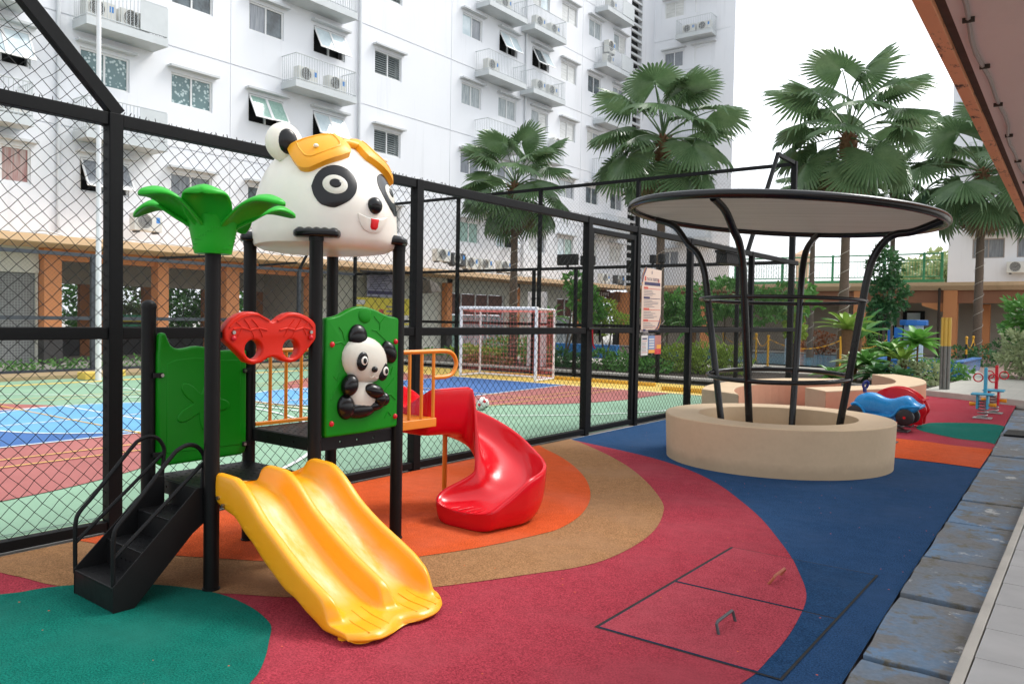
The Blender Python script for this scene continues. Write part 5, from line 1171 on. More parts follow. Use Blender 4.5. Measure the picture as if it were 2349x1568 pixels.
build('kerb_beam', MB().box(-16.1,-6.05,41.3,41.5,3.57,3.72), m_grail, rl)
tb = thing('tower', 'pale round tower with a tan roof far behind the green railing', 'tower', (-19,70,3.5))
tb.location = (-19.9,66,3.5); ROOT[tb.name] = V((-19.9,66,3.5)); build('shaft', MB().lathe(-19.9, 66, [(.5,3.55),(.5,6.4),(.75,6.5),(.75,7.1),(.1,7.5)], 16), wallmat('tan_render', (.62,.42,.28), .2), tb)
# ---------------------------------------------------------------- air conditioners
m_ac = plain('ac_casing', (.62,.62,.58), .45, .1, 4); m_fan = plain('ac_fan_dark', (.07,.075,.08), .5, .2, 20); m_acl = plain('ac_label_blue', (.05,.22,.55), .5)
def ac(P, u, z, d, label, w=.86, h=.58, dark=False, lab=True, group='air conditioner units on the apartment blocks'):
    p = P(u, z, d); t = thing('air_conditioner', label, 'air conditioner', p, 0, group)
    def bx(a, b, c, d_, e, f): return MB().add([P(a,c,e),P(b,c,e),P(b,d_,e),P(a,d_,e),P(a,c,f),P(b,c,f),P(b,d_,f),P(a,d_,f)], [(0,3,2,1),(4,5,6,7),(0,1,5,4),(1,2,6,5),(2,3,7,6),(3,0,4,7)])
    build('casing', bx(u-w/2, u+w/2, z+.06, z+h, d-.32, d), m_fan if dark else m_ac, t, bevel=.015)
    c_ = (u-w*.14, z+.05+h/2); r = h*.40
    rg = MB().tube([P(c_[0]+r*math.cos(2*pi*k/20), c_[1]+r*math.sin(2*pi*k/20), d-.33) for k in range(20)], .018, 5, True)
    g_ = build('fan_grille', rg, m_ac, t)
    for q in range(4): rg2 = MB().tube([P(c_[0]+r*(q+1)/5*math.cos(2*pi*k/16), c_[1]+r*(q+1)/5*math.sin(2*pi*k/16), d-.335) for k in range(16)], .006, 4, True); build('guard_ring', rg2, m_ac, g_)
    build('fan', MB().add([P(c_[0]+r*math.cos(2*pi*k/20), c_[1]+r*math.sin(2*pi*k/20), d-.326) for k in range(20)]+[P(c_[0], c_[1], d-.322)], [(k,(k+1) % 20,20) for k in range(20)]), m_fan, g_)
    if lab: build('label', bx(u+w*.28, u+w*.42, z+h*.55, z+h*.85, d-.323, d-.32), m_acl, t)
    mb = MB()
    for s in (-.35,.35):
        for y in (-.28,-.05): pass
    build('foot', bx(u-w*.4, u-w*.3, z, z+.06, d-.3, d-.02), m_fan, t); build('foot', bx(u+w*.3, u+w*.4, z, z+.06, d-.3, d-.02), m_fan, t)
BD = -.35; F0 = lambda n: 6.72+3.16*n
for col, n, u, lab, dk in (('b',1,11.35,'beige air conditioner on the big upper left balcony, left of its pair',0),('b',1,12.35,'dark fan air conditioner on the big upper left balcony, right of its pair',0),('b',0,11.5,'air conditioner on the balcony just below the big upper left balcony',0),('a',0,7.9,'left air conditioner on the balcony at the extreme left edge behind the fence mesh',0),('a',0,9.0,'right air conditioner on the balcony at the extreme left edge behind the fence mesh',0),
  ('e',1,18.75,'air conditioner on the balcony just above the panda head, left of its pair',0),('e',1,20.1,'air conditioner on the balcony just above the panda head, right of its pair',0),('e',2,19.2,'air conditioner on the top balcony cut by the picture edge above the panda head',0),('h',2,29.5,'air conditioner with a big round fan on the mid facade balcony under two open sashes',0),('h',3,30.4,'air conditioner on the uppermost mid facade balcony left of the white pipe',0),('i',2,33.4,'left air conditioner on the balcony under the dark open window',0),('i',2,34.5,'right air conditioner on the balcony under the dark open window',0),('i',3,33.3,'left air conditioner on the upper balcony, above the dark open window',0),('i',3,34.6,'right air conditioner on the upper balcony, above the dark open window',0),('l',3,40.3,'air conditioner on the balcony beside the grey stair louvres, above the tall palm',0),('l',4,40.5,'air conditioner on the top balcony beside the grey stair louvres',0)):
    ac(PM, u, F0(n)+.002, BD, lab)
ac(PM, 40.9, 17.05, -.1, 'boxy air conditioner bracketed to the wall left of the grey stair louvres', .8, .75)
ac(PM, 35.5, 10.55, -.1, 'air conditioner bracketed to the white wall between the two left palms crowns')
for u, z, lab, dk in ((25.6,4.2,'air conditioner at the left end of the row above the eave',0),(26.6,4.1,'dark blue air conditioner second in the row above the eave behind the goal fence',1),(27.5,3.98,'white air conditioner third in the row above the eave',0),(28.55,3.98,'air conditioner with a blue label in the row above the eave behind the goal fence',0),(30.0,3.98,'air conditioner at the right end of the row above the eave',0),(39.4,3.9,'air conditioner above the eave behind the fence gate, left of two',0),(41.1,3.9,'dark air conditioner above the eave behind the fence gate, right of two',1)):
    ac(PM, u, z-.3, -.9, lab, dark=bool(dk))
ac(PM, 12.7, 3.95, -.5, 'air conditioner with a blue sticker standing above the eave left of the green palm crown')
ac(PW, -21.3, F0(4)+.002, -.35, 'left air conditioner on the upper balcony of the wing'); ac(PW, -20.3, F0(4)+.002, -.35, 'right air conditioner on the upper balcony of the wing'); ac(PW, -20.6, F0(3)+.002, -.35, 'air conditioner on the second balcony of the wing, just above the tall palm')
ac(PW, -3.55, 4.2, -.15, 'white air conditioner on the wall of the far right block beside the palm trunk', 1.0, .62)
# ---------------------------------------------------------------- garden ground, pool
pav = struct('pavement', MB().prism([(-3.3,20.3),(-1.25,18.98),(1,17.6),(8,17.6),(8,41),(-24,41),(-24,40),(-4,40),(-3.1,24.4)], 'z', -.05, .12), None or m_tile)
t = NT('pale_paving'); br_ = t.n('TexBrick'); br_.inputs['Scale'].default_value = 3.3; br_.offset = 0; br_.inputs['Color1'].default_value = (.50,.48,.42,1); br_.inputs['Color2'].default_value = (.44,.43,.38,1); br_.inputs['Mortar'].default_value = (.30,.29,.26,1); br_.inputs['Mortar Size'].default_value = .015; br_.inputs['Brick Width'].default_value = 1; br_.inputs['Row Height'].default_value = 1
t.l(t.pos, br_.inputs['Vector']); t.set(t.mix(t.noise(2,4), br_.outputs[0], (.36,.35,.31)), .75); pav.data.materials[0] = t.m
build('red_paving', MB().sheet([(-2.6,26.2),(-1.3,26.1),(2,40.5),(-6,40.5),(-4.4,36)], .124), plain('red_brown_paving', (.24,.16,.125), .8, .25, 6), pav)
bed = struct('planting_bed', MB().prism([(-24,19.1),(-5.9,19.1),(-5.9,21.3),(-3.3,20.32),(-3.12,24.4),(-3.6,26.2),(-5,40),(-24,40)], 'z', -.05, .09), m_dirt)
build('kerb', MB().prism([(-3.42,20.16),(-1.22,18.83),(1,17.5),(1.05,17.62),(-1.2,18.97),(-3.35,20.3)], 'z', -.05, .128), m_kerb, pav, bevel=.012)
build('kerb', MB().prism([(-5.9,21.22),(-3.42,20.16),(-3.35,20.3),(-5.85,21.38)], 'z', -.05, .125), m_kerb, bed, bevel=.012)
build('garden_path', MB().sheet([(-18.5,23.6),(-9.9,22.9),(-7,24.0),(-6,24.6),(-6.2,27.4),(-9,27.8),(-18.5,27.8)], .10), m_kerb, bed)
t = NT('pool_water'); t.set((.10,.30,.42), .05, 0, .6); t.bump(t.noise(3.5, 4), .5, .05); m_water = t.m
struct('pool_water', MB().sheet([(-12.5,28),(-8.4,27.9),(-6.1,27.5),(-6.0,38),(-13,38)], .14), m_water)
t = NT('pool_tile_blue'); br_ = t.n('TexBrick'); br_.offset = 0; br_.inputs['Scale'].default_value = 14; br_.inputs['Color1'].default_value = (.02,.17,.42,1); br_.inputs['Color2'].default_value = (.015,.13,.36,1); br_.inputs['Mortar'].default_value = (.06,.22,.42,1); br_.inputs['Mortar Size'].default_value = .02; t.l(t.pos, br_.inputs['Vector']); t.set(br_.outputs[0], .2, 0, .5); m_ptile = t.m
pw = thing('raised_pool', 'raised pool basin with a blue tiled wall beside the leafy planting', 'pool', (-4.8,28,0))
build('wall', MB().prism([(-6.0,27.4),(-5.5,26.6),(-3.6,26.5),(-3.35,26.8),(-3.35,31),(-3.55,31),(-3.55,26.95),(-3.7,26.75),(-5.4,26.85),(-5.8,27.5),(-5.8,31),(-6.0,31)], 'z', 0, .50), m_ptile, pw, bevel=.015)
build('coping', MB().prism([(-6.03,27.4),(-5.52,26.57),(-3.58,26.47),(-3.32,26.8),(-3.32,31.03),(-3.58,31.03),(-3.58,26.97),(-3.72,26.78),(-5.38,26.88),(-5.77,27.5),(-5.77,31.03),(-6.03,31.03)], 'z', .501, .535), plain('pool_coping_blue', (.05,.19,.50), .3, .1), pw)
build('water', MB().sheet([(-5.79,27.5),(-5.39,26.87),(-3.71,26.77),(-3.56,26.96),(-3.56,31),(-5.79,31)], .44), m_water, pw)
m_mos = plain('pale_mosaic', (.46,.52,.58), .4, .4, 28); m_bcap = plain('blue_cap_paint', (.015,.14,.45), .4, .15, 3)
def tower(x, y, z0, w, h, lab):
    t = thing('fountain_tower', lab, 'fountain', (x,y,z0), 0, 'fountain towers in the pool')
    mb = MB(); build('column', MB().prism([(x+w/2*math.cos(rad(22.5+45*k))*1.08, y+w/2*math.sin(rad(22.5+45*k))*1.08) for k in range(8)], 'z', z0-.3, z0+h-.18), m_mos, t)
    cw_ = w*.78; build('cap', MB().prism([(x+cw_*math.cos(rad(22.5+45*k)), y+cw_*math.sin(rad(22.5+45*k))) for k in range(8)], 'z', z0+h-.18, z0+h), m_bcap, t, bevel=.02)
    f_ = build('spout_frame', MB().box(x-.14,x-.09,y-w/2-.06,y-w/2+.02,z0+h*.52,z0+h*.70).box(x+.09,x+.14,y-w/2-.06,y-w/2+.02,z0+h*.52,z0+h*.70).box(x-.09,x+.09,y-w/2-.06,y-w/2+.02,z0+h*.57,z0+h*.61), m_bcap, t)
    build('water_fall', MB().box(x-.08,x+.08,y-w/2-.06,y-w/2-.03,z0,z0+h*.57), plain('falling_water', (.62,.68,.72), .3, .2, 20), t)
tower(-5.25, 30.0, .44, .58, 1.32, 'mosaic fountain tower with a blue cap right of the round canopy'); tower(-9.2, 29.6, .14, .5, 1.68, 'mosaic fountain tower with a blue cap seen between the canopy posts')
t = thing('water_play_post', 'blue water play panel on a post left of the right fountain tower', 'play post', (-5.75,29.4,.4)); build('panel', MB().box(-5.75,-5.5,29.4,29.46,1.15,1.5), m_bcap, t, bevel=.01); build('post', MB().box(-5.95,-5.88,29.4,29.47,.3,1.42).box(-5.66,-5.58,29.42,29.46,.3,1.15), m_bcap, t)
for y0, y1, z, lab in ((22.6,22.9,.55,''),):
    pass
m_bb = plain('blue_wall_paint', (.02,.14,.36), .45, .2, 3)
for x0, x1, y, lab in ((-18.9,-14.9,26.6,'long low blue pool wall behind the goal net and shrubs'),(-12.9,-11.1,26.7,'short low blue pool wall beside the palm trunk under the rules sign')):
    o = build('pool_wall', MB().box(x0,x1,y,y+.3,.05,.62), m_bb, bevel=.02); tag(o, lab, 'low wall')
# white board, yellow guard
o = build('white_panel', MB().box(-14.62,-14.0,20.4,20.6,.09,2.42), plain('panel_white', (.72,.68,.68), .5, .08, 4), bevel=.01); tag(o, 'tall plain white board standing behind the goal among the plants', 'board')
m_gpost = plain('guard_steel_dark', (.16,.165,.15), .35, .3, 12, metal=.4)
t = thing('post_guard', 'cluster of tall guard pipes, yellow above and steel grey below, at the planting corner', 'post guard', (-2.95,20.75,.1))
for k, (dx, dy) in enumerate(((-.07,0),(.0,-.03),(.07,0))):
    p_ = build('pipe', MB().tube([(-2.95+dx,20.75+dy,.1),(-2.95+dx,20.75+dy,1.12)], .040, 14), m_gpost, t, smooth=True); build('yellow_sleeve', MB().tube([(-2.95+dx,20.75+dy,1.121),(-2.95+dx,20.75+dy,1.78)], .0395, 14), plain('guard_yellow_%d' % k, (.50,.33,.05), .5, .2, 6), p_, smooth=True)
# chain barrier posts
m_yel2 = plain('barrier_yellow', (.72,.36,.02), .45, .1, 8)
BP = [(-3.93,32.2,'black and yellow chain barrier post on the paving, nearest of three at right'),(-4.0,34.6,'black and yellow chain barrier post on the paving, middle of three at right'),(-4.25,37.4,'black and yellow chain barrier post on the paving, farthest of three at right'),(-8.6,25.2,'chain barrier post on the path seen between the first and second canopy posts'),(-6.6,26.0,'chain barrier post in front of the pool water right of the canopy back post'),(-11.2,28.0,'chain barrier post left of the canopy behind the yellow green hedge'),(-10.2,28.6,'chain barrier post behind the yellow green hedge nearer the canopy'),(-6.3,31.2,'chain barrier post beside the blue play panel')]
for x, y, lab in BP:
    z0 = .125 if x > -4.5 else .1
    t = thing('barrier_post', lab, 'barrier post', (x,y,z0), 0, 'chain barrier posts round the pool')
    build('base', MB().lathe(x, y, [(.19,z0),(.19,z0+.03),(.11,z0+.09),(.05,z0+.10)], 18), m_tyre, t, smooth=True)
    for k in range(5): build('band', MB().tube([(x,y,z0+.10+k*.18),(x,y,z0+.279+k*.18)], .034, 10), m_yel2 if k % 2 == 0 or x < -4.5 else m_tyre, t, smooth=True)
    build('cap', MB().lathe(x, y, [(.04,z0+1.0),(.05,z0+1.02),(.05,z0+1.07),(.02,z0+1.1)], 12), m_yel2, t, smooth=True)
for i, (a, b) in enumerate(((0,1),(1,2),(3,4),(5,6),(4,7),(6,3))):
    A, B = V((BP[a][0],BP[a][1],1.08)), V((BP[b][0],BP[b][1],1.08)); n = max(10, int((B-A).length/.10)); mb = MB()
    for k in range(n):
        t0, t1 = k/n, (k+.9)/n; p = A.lerp(B, t0); q = A.lerp(B, t1); p.z -= .42*4*t0*(1-t0)*.7; q.z -= .42*4*t1*(1-t1)*.7; mb.beam(p, q, .03 if k % 2 else .012, .012 if k % 2 else .03)
    o = build('barrier_chain', mb, m_yel2, kind=None); tag(o, ['yellow plastic chain between the two nearest right barrier posts','yellow plastic chain between the two farthest right barrier posts','yellow plastic chain drooping before the pool from the canopy posts','yellow plastic chain behind the yellow green hedge','yellow plastic chain from the pool front post back to the blue play panel','yellow plastic chain drooping behind the canopy toward the hedge'][i], 'chain', 'yellow barrier chains')
# ---------------------------------------------------------------- planting
L_dark = leafmat('leaf_dark', (.035,.11,.04), (.075,.19,.06)); L_mid = leafmat('leaf_mid', (.06,.20,.04), (.15,.34,.07)); L_lime = leafmat('leaf_lime', (.16,.30,.035), (.36,.46,.08)); L_var = leafmat('leaf_variegated', (.20,.28,.12), (.50,.55,.32)); L_palm = leafmat('leaf_palm', (.075,.145,.060), (.155,.245,.115), .26, .3); L_dead = leafmat('leaf_dead', (.16,.115,.06), (.28,.21,.12), .7, .15); L_pale = leafmat('leaf_far', (.22,.30,.12), (.42,.46,.22)); L_redg = leafmat('leaf_reddish', (.08,.14,.04), (.30,.16,.06)); L_red = leafmat('leaf_rust', (.20,.06,.03), (.35,.14,.05))
m_trunk = plain('palm_trunk', (.12,.085,.06), .9, .4, 14, .6, 30); m_fib = plain('palm_fibre', (.16,.085,.04), .95, .5, 18, .8, 40); m_bark = plain('bark', (.10,.075,.05), .9, .35, 12, .5, 30); m_light = plain('string_light_wire', (.55,.50,.42), .5)
def fan_leaf(r, R_):
    """one fan palm leaf: stalk and a pleated fan, joined for half its depth, then split into drooping tips"""
    mb = MB(); st = 1.22*r; pts = [(st*k/6, 0, .16*math.sin(k/6*2.4)*r) for k in range(7)]
    mb.tube(pts, [.026,.024,.021,.018,.016,.014,.012], 4)
    hub = V(pts[-1]); bl = .80*r; n = 38; amax = 2.45; tilt = R_.uniform(.2,.8); fold = R_.uniform(.1,.35)
    ct, st_ = math.cos(tilt), math.sin(tilt)
    def P(a, q, h):
        ln = bl*(.70+.30*math.cos(a*.55))*q
        x, y = ln*math.cos(a), ln*math.sin(a); z = h-fold*abs(y)*.7-.16*q*q*bl*(.4+abs(math.sin(a*.5)))
        return hub+V((x*ct+z*st_, y, -x*st_+z*ct))
    rows = (.05,.28,.5,.64)
    grid = [[P(-amax+2*amax*k/(2*n), q, (.030 if k % 2 else -.022)*r*q*1.3) for k in range(2*n+1)] for q in rows]
    m = 2*n+1
    mb.add([p for g in grid for p in g], [(i*m+k, i*m+k+1, (i+1)*m+k+1, (i+1)*m+k) for i in range(len(rows)-1) for k in range(2*n)])
    da = amax/n
    for k in range(n):
        a = -amax+2*amax*(2*k+1)/(2*n); L_ = R_.uniform(.93,1.06); dr = R_.uniform(.04,.42)*bl*R_.random()
        b0 = [P(a-da, .64, -.022*r*.83), P(a, .64, .03*r*.83), P(a+da, .64, -.022*r*.83)]
        b1 = [P(a-da*.62, .64+.22*L_, -.015*r)-V((0,0,dr*.30)), P(a, .64+.22*L_, .022*r)-V((0,0,dr*.30)), P(a+da*.62, .64+.22*L_, -.015*r)-V((0,0,dr*.30))]
        tip = P(a, L_, 0)-V((0,0,dr))
        mb.add(b0+b1+[tip], [(0,1,4,3),(1,2,5,4),(3,4,6),(4,5,6)])
    return mb
LEAFME = []; DEADME = []
def fan_palm(x, y, zc, r, nl, label, rt=.13, seed=1, lights=True, z0=.08):
    R_ = random.Random(seed); t = thing('fan_palm', label, 'palm tree', (x,y,z0), 0, 'fan palms round the pool garden')
    pr = [(rt*1.35,z0),(rt*1.1,z0+.4)]+[(rt*(1-.25*k/14)*(1+.05*(k % 2)), z0+.4+(zc-.9-z0-.4)*k/14) for k in range(1, 15)]
    build('trunk', MB().lathe(x, y, pr, 12), m_trunk, t, smooth=True)
    tr = build('crown_shaft', MB().lathe(x, y, [(rt*.8,zc-1.0),(rt*1.6,zc-.75),(rt*1.75,zc-.45),(rt*1.3,zc-.1),(.05,zc+.1)], 12), m_fib, t, smooth=True)
    mb = MB()
    for k in range(60):
        a = k*2.4; z = zc-.95+.85*k/60; q = V((math.cos(a), math.sin(a), 0)); mb.beam((x+q.x*rt*1.2, y+q.y*rt*1.2, z), (x+q.x*rt*2.1, y+q.y*rt*2.1, z+.16), .06, .015)
    build('leaf_bases', mb, m_fib, tr, kind='stuff')
    if lights:
        build('string_lights', MB().tube([(x+rt*1.12*math.cos(k*.42), y+rt*1.12*math.sin(k*.42), z0+.3+(zc-1.6-z0)*k/150) for k in range(150)], .008, 4, cap=False), m_light, t)
    if not LEAFME:
        for q in range(4):
            o = build('palm_leaf', fan_leaf(1.0, random.Random(40+q)), L_palm, t, off=V((0,0,0))); LEAFME.append(o.data); bpy.data.objects.remove(o)
        for q in range(2):
            o = build('palm_leaf', fan_leaf(1.0, random.Random(60+q)), L_dead, t, off=V((0,0,0))); DEADME.append(o.data); bpy.data.objects.remove(o)
    for k in range(4):                     # dead brown fronds hanging under the crown
        o = bpy.data.objects.new('dead_palm_leaf', DEADME[k % 2]); COL.objects.link(o); o.parent = t
        o.matrix_local = Matrix.Translation((0,0,zc-z0-.45)) @ Matrix.Rotation(k*1.7+seed, 4, 'Z') @ Matrix.Rotation(R_.uniform(.95,1.3), 4, 'Y') @ Matrix.Rotation(R_.uniform(-.6,.6), 4, 'X') @ Matrix.Scale(r/1.95*R_.uniform(.5,.75), 4)
    for k in range(nl):
        f = k/(nl-1); el = 1.25-2.15*f**.85+R_.uniform(-.15,.15); az = k*2.39996+R_.uniform(-.3,.3); s = r/1.95*R_.uniform(.82,1.08)
        o = bpy.data.objects.new('palm_leaf', LEAFME[k % 4]); COL.objects.link(o); o.parent = t
        o.matrix_local = Matrix.Translation((0,0,zc-z0-.25*f)) @ Matrix.Rotation(az, 4, 'Z') @ Matrix.Rotation(-el, 4, 'Y') @ Matrix.Rotation(R_.uniform(-.35,.35), 4, 'X') @ Matrix.Scale(s, 4)
    return t
def leaves(mb, c, rx, ry, rz, n, ls, R_, shell=.55, flat=.5):
    for _ in range(n):
        d = V((R_.gauss(0,1), R_.gauss(0,1), R_.gauss(0,1))).normalized(); q = shell+(1-shell)*R_.random()**.5
        lump = 1+.22*math.sin(d.x*5+c[0])*math.sin(d.y*4+c[1])+.15*math.sin(d.z*7+c[0]*2)
        p = V((c[0]+d.x*rx*q*lump, c[1]+d.y*ry*q*lump, c[2]+d.z*rz*q*lump))
        ax = (d+V((R_.gauss(0,.6), R_.gauss(0,.6), R_.gauss(0,.5)-.1))).normalized(); sd_ = ax.cross(V((R_.gauss(0,1), R_.gauss(0,1), R_.gauss(0,1)))).normalized(); nn_ = ax.cross(sd_)
        l = ls*R_.uniform(.7,1.3); w = l*.32
        mb.add([p, p+ax*l*.5+sd_*w+nn_*l*.08, p+ax*l-nn_*l*.12, p+ax*l*.5-sd_*w+nn_*l*.08], [(0,1,2),(0,2,3)])
def shrub(nm, label, cat, x, y, z0, clumps, n, ls, m, stems=3, seed=1, group=None, mstem=None):
    """clumps: (dx, dy, dz, rx, ry, rz)"""
    R_ = random.Random(seed); t = thing(nm, label, cat, (x,y,z0), 0, group); mb = MB(); tot = sum(c[3]*c[4]*c[5] for c in clumps)
    for c in clumps: leaves(mb, (x+c[0],y+c[1],z0+c[2]), c[3], c[4], c[5], int(n*c[3]*c[4]*c[5]/tot), ls, R_)
    build('foliage', mb, m, t)
    mb = MB()
    for k in range(stems):
        c = clumps[k % len(clumps)]; q = (R_.uniform(-.05,.05), R_.uniform(-.05,.05))
        build('stem', MB().tube([(x+q[0],y+q[1],z0),(x+c[0]*.5+q[0],y+c[1]*.5+q[1],z0+c[2]*.5),(x+c[0],y+c[1],z0+c[2])], [.04,.03,.015], 6), mstem or m_bark, t, smooth=True)
    return t
def rosette(nm, label, cat, x, y, z0, trunk_h, n, length, width, m, seed=1, group=None, el0=1.2, el1=.1, droop=.5, rt=.05):
    R_ = random.Random(seed); t = thing(nm, label, cat, (x,y,z0), 0, group)
    if trunk_h: build('trunk', MB().lathe(x, y, [(rt*1.2,z0),(rt,z0+trunk_h*.5),(rt*1.3,z0+trunk_h),(rt*.4,z0+trunk_h+.08)], 10), m_fib, t, smooth=True)
    for k in range(n):
        f = k/max(1, n-1); az = k*2.4+R_.uniform(-.2,.2); el = el0+(el1-el0)*f+R_.uniform(-.1,.1); L_ = length*R_.uniform(.8,1.1); mb = MB(); vs = []; M_ = 6
        for j in range(M_+1):
            s = j/M_; r = L_*s*math.cos(el)+L_*.10*s*s; z = L_*s*math.sin(el)-droop*L_*s*s; w = width*math.sin(pi*min(1, .12+.88*s))**.7*(1 if s < 1 else .1)
            c_, s_ = math.cos(az), math.sin(az); B = V((x+r*c_, y+r*s_, z0+trunk_h+z)); S_ = V((-s_,c_,0))*w
            vs += [B-S_+V((0,0,w*.5)), B, B+S_+V((0,0,w*.5))]
        mb.add(vs, [q for j in range(M_) for q in ((j*3,j*3+1,j*3+4,j*3+3),(j*3+1,j*3+2,j*3+5,j*3+4))]); build('leaf', mb, m, t, smooth=True)
    return t
fan_palm(-15.85, 21.3, 6.05, 2.2, 24, 'fan palm left of centre, crown before the white facade above the goal', .14, 3)
fan_palm(-11.55, 23.4, 7.5, 2.75, 27, 'tall fan palm in front of the grey stair louvres, second from left', .15, 4)
fan_palm(-6.75, 26.8, 7.7, 3.0, 25, 'tall fan palm against the white sky behind the round canopy', .16, 5)
fan_palm(-4.15, 37.0, 7.9, 3.5, 24, 'fan palm before the far right block, its trunk wound with string lights', .17, 6)
fan_palm(-10.0, 34.5, 7.4, 1.7, 14, 'small distant fan palm just over the round canopy rim, left of the tall one', .12, 7)
fan_palm(-7.6, 38, 8.0, 2.0, 14, 'small distant fan palm just over the round canopy rim, right of the tall one', .12, 8)
shrub('hedge', 'clipped yellow green hedge seen left of the canopy posts', 'hedge', -9.3, 21.6, .09, [(-.6,0,.42,.62,.5,.42),(.2,0,.45,.62,.5,.42),(.9,.2,.42,.55,.5,.4)], 3600, .085, L_lime, 4, 21)
shrub('shrub', 'large dark green leafy bush at the far right edge, upper one', 'shrub', -1.55, 28.2, .12, [(0,0,1.6,.9,.9,.75),(.7,.2,1.5,.9,.8,.7)], 2200, .20, L_mid, 4, 22)
shrub('shrub', 'pale variegated bush at the far right edge, lower one', 'shrub', -1.75, 26.6, .12, [(0,0,.72,.72,.7,.62),(.65,0,.75,.8,.8,.65)], 2600, .13, L_var, 4, 23)
shrub('tree', 'tall dark bushy tree behind the right canopy post beside the palm trunk', 'tree', -6.35, 30.5, .1, [(0,0,3.5,.55,.5,.7),(.2,0,2.6,.6,.5,.6),(-.1,0,1.9,.5,.5,.5)], 1500, .19, L_dark, 3, 24)
shrub('shrub', 'round topiary ball shrub on a thin stem between the canopy back posts, lower one', 'shrub', -7.4, 24.0, .09, [(0,0,1.22,.30,.30,.26)], 900, .08, L_lime, 2, 25)
shrub('shrub', 'pale green ball topped small tree behind the canopy, upper one', 'small tree', -8.6, 27.2, .09, [(0,0,1.95,.5,.5,.42),(.2,0,1.5,.35,.35,.25)], 1100, .11, L_lime, 2, 26)
shrub('shrub', 'yellow green cloud pruned shrub with two thin trunks right of the goal', 'shrub', -13.1, 22.6, .09, [(-.25,0,1.9,.55,.5,.38),(.25,.1,1.45,.6,.5,.34),(-.1,0,1.25,.5,.4,.25)], 2400, .10, L_lime, 2, 27)
shrub('tree', 'small broad leaved tree with dark glossy leaves behind the fence gate', 'small tree', -12.2, 25.4, .09, [(0,0,1.95,.75,.6,.42),(-.4,0,1.75,.5,.5,.35),(.45,0,1.7,.5,.5,.35)], 900, .22, L_mid, 2, 28)
shrub('tree', 'leafy bush rising between the goal end post and the white board', 'small tree', -13.9, 21.4, .09, [(.75,0,2.2,.4,.4,.45),(.35,.1,2.65,.28,.3,.35),(.95,.1,1.8,.4,.4,.35)], 700, .21, L_mid, 2, 29)
shrub('tree', 'broad leafy bush behind the fence left of the round canopy posts', 'small tree', -10.0, 25.0, .09, [(0,0,2.3,1.1,.8,.6),(.9,.2,2.0,.9,.7,.5),(-.7,0,1.9,.7,.6,.5),(1.9,.6,2.2,.8,.7,.5)], 1500, .22, L_mid, 3, 30)
for i, (x, y, rx, rz, m, n, lab) in enumerate(((-14.8,21.4,.7,.42,L_mid,600,'green low shrub behind the goal net, left'),(-13.4,20.9,.6,.34,L_dark,500,'dark low shrub behind the goal net, right'),(-16.9,20.6,.8,.36,L_lime,900,'lime green low shrub left of the goal post'),(-15.9,19.9,.8,.20,L_redg,500,'low shrub with reddish flowers at the foot of the goal net'),(-11.9,20.9,.7,.36,L_mid,600,'green low shrub behind the fence gate, lower left'),(-10.9,21.3,.45,.55,L_dark,500,'tall dark shrub behind the fence gate, right'),(-11.0,24.0,.8,.42,L_lime,800,'lime low shrub behind the gate by the garden path'),(-10.7,20.5,.8,.26,L_mid,600,'low green hedge plant under the palm trunk below the notices'),(-10.9,39.3,.8,.75,L_red,700,'rusty green shrub behind the pool seen under the canopy'),(-8.7,39.3,1.0,.75,L_mid,800,'mid green shrub behind the pool seen through the canopy frame'),(-4.0,33.4,.9,.5,L_dark,800,'dark shrub behind the barrier posts'),(-3.2,38.6,.8,.6,L_dark,700,'dark shrub at the foot of the far right palm'),(-3.75,22.0,.5,.42,L_var,420,'thin scrubby plant around the guard pipes'),(-3.55,24.6,.6,.36,L_mid,500,'low thin shrub before the raised pool wall'),(-18.6,24.6,1.0,.5,L_mid,900,'mid green shrub before the cream shop doors'))):
    shrub('shrub', lab, 'shrub', x, y, .09, [(-rx*.4,0,rz*.78,rx*.7,rx*.6,rz*.78),(rx*.45,.1,rz*.7,rx*.65,rx*.6,rz*.7)], n, .12, m, 2, 50+i)
shrub('ground_cover', None, None, -20.9, 10, .05, [(-.2,-8+1.15*k,.12,.35,.8,.17) for k in range(24)], 5200, .10, L_mid, 0, 70)
gc = [o for o in COL.objects if o.name == 'ground_cover'][0]; 
for ch in list(gc.children):
    ch.parent = None; ch.location = gc.location; ch.name = 'ground_cover'; ch['kind'] = 'stuff'
bpy.data.objects.remove(gc)
for o in COL.objects:
    if o.name.startswith('ground_cover'): o.name = 'ground_cover'
rosette('fern', 'bird nest fern on a tall trunk between the canopy posts', 'fern', -5.95, 24.1, .09, 1.30, 22, 1.0, .10, leafmat('leaf_fern', (.14,.28,.04), (.32,.46,.09)), 31, None, 1.35, .25, .32, .13)
rosette('fern', 'bright bird nest fern leaning over the planting left of the raised pool', 'fern', -4.15, 22.4, .09, .55, 16, .75, .08, MATS['leaf_fern'], 32, None, 1.2, .3, .25, .09)
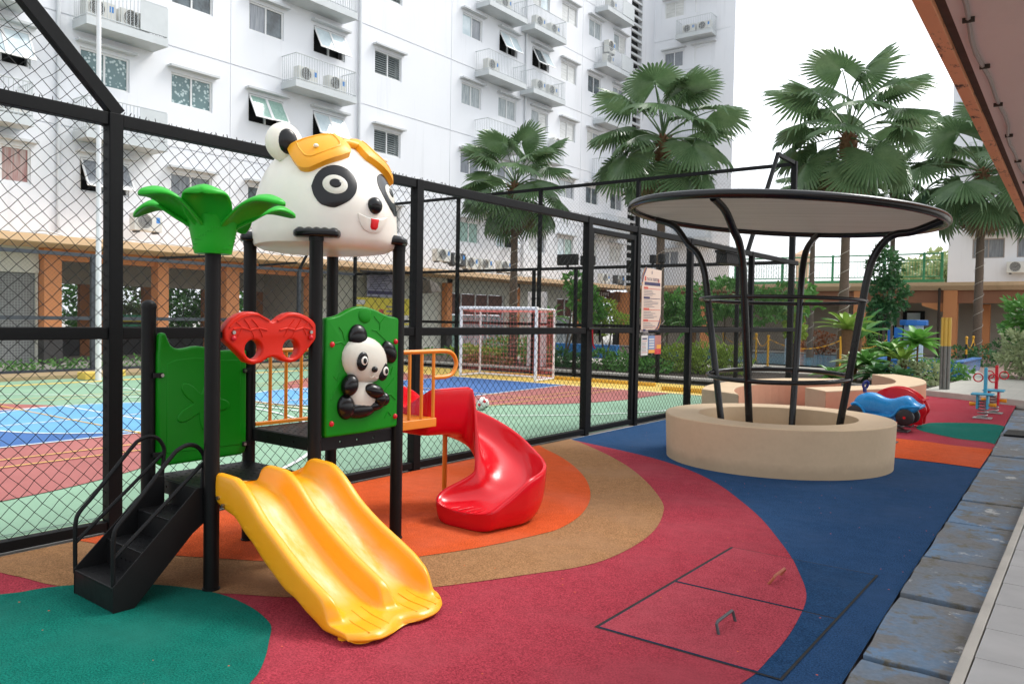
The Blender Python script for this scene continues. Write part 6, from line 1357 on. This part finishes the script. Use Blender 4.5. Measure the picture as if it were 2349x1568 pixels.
for i, (x, y, th, n, ln, wd, m, lab) in enumerate(((-4.9,21.9,.35,26,.55,.075,L_mid,'broad leaved garden plant behind the right canopy post, left'),(-4.45,21.2,.15,24,.55,.075,L_dark,'dark broad leaved plant behind the S shaped bench planter, left'),(-3.95,21.1,.12,24,.5,.07,L_dark,'dark broad leaved plant behind the S shaped bench planter, right'),(-5.3,22.4,.25,22,.6,.07,L_var,'variegated broad leaved plant behind the canopy back post'),(-4.6,23.0,.55,22,.6,.085,L_mid,'mid green plant with upright leaves below the fern'),(-5.5,20.9,.1,20,.5,.06,L_mid,'spiky low plant beside the left bench planter'))):
    rosette('broad_leaf_plant', lab, 'plant', x, y, .09, th*1.3, n, ln*1.3, wd*1.35, m, 40+i, 'broad leaved plants behind the benches', 1.3, .0, .42, .04)
rosette('frangipani', 'young frangipani with broad bright leaves beside the guard pipes', 'plant', -3.75, 22.0, .09, 1.05, 28, .62, .11, leafmat('leaf_frangipani', (.08,.27,.04), (.17,.40,.07)), 33, None, 1.1, -.25, .2, .02)
rosette('banana_plant', 'plant with long arching banana leaves left of the right fountain tower', 'plant', -6.3, 27.0, .09, 1.0, 8, 1.5, .2, L_mid, 34, None, 1.2, .5, .30, .07)
rosette('cycad', 'arching feathery palm plant above the goal crossbar', 'plant', -15.0, 22.3, .09, 1.5, 16, .95, .07, L_mid, 35, None, 1.2, -.1, .45, .13)
rosette('cycad', 'arching feathery plant behind the tall rules sign', 'plant', -10.6, 23.9, .09, 1.3, 16, 1.0, .09, L_mid, 36, None, 1.2, -.3, .45, .10)
for i, (x, y, z, r, lab) in enumerate(((-9.9,66,4.6,2.6,'pale sunlit tree beyond the green railing, left'),(-12.5,74,4.2,2.4,'pale sunlit tree beyond the green railing, middle'),(-8.6,62,4.0,1.8,'pale sunlit tree beyond the green railing beside the far right block'))):
    shrub('tree', lab, 'tree', x, y, 3.5, [(0,0,z-3.0,r,r,r*.75),(r*.8,0,z-3.4,r*.8,r*.8,r*.6)], 1500, .5, L_pale, 2, 80+i)
for i, (x, y) in enumerate(((-30.5,11.4),(-30.2,15.6),(-30.8,18.4))):
    shrub('tree', ['leafy tree glimpsed through the left arcade opening','leafy tree with pale flowers glimpsed through the middle arcade opening','leafy tree glimpsed through the arcade opening beside the red mask'][i], 'tree', x, y, .1, [(0,0,1.9,.9,.9,.8),(.2,.3,1.0,.8,.8,.6)], 900, .2, [L_mid, L_var, L_mid][i], 2, 90+i)

shrub('hedge', 'dense green hedge glimpsed through the arcade openings', 'hedge', -33.5, 15, .1, [(0,-7+1.6*k,1.7,.9,1.2,1.7) for k in range(11)], 5200, .26, L_mid, 4, 97)
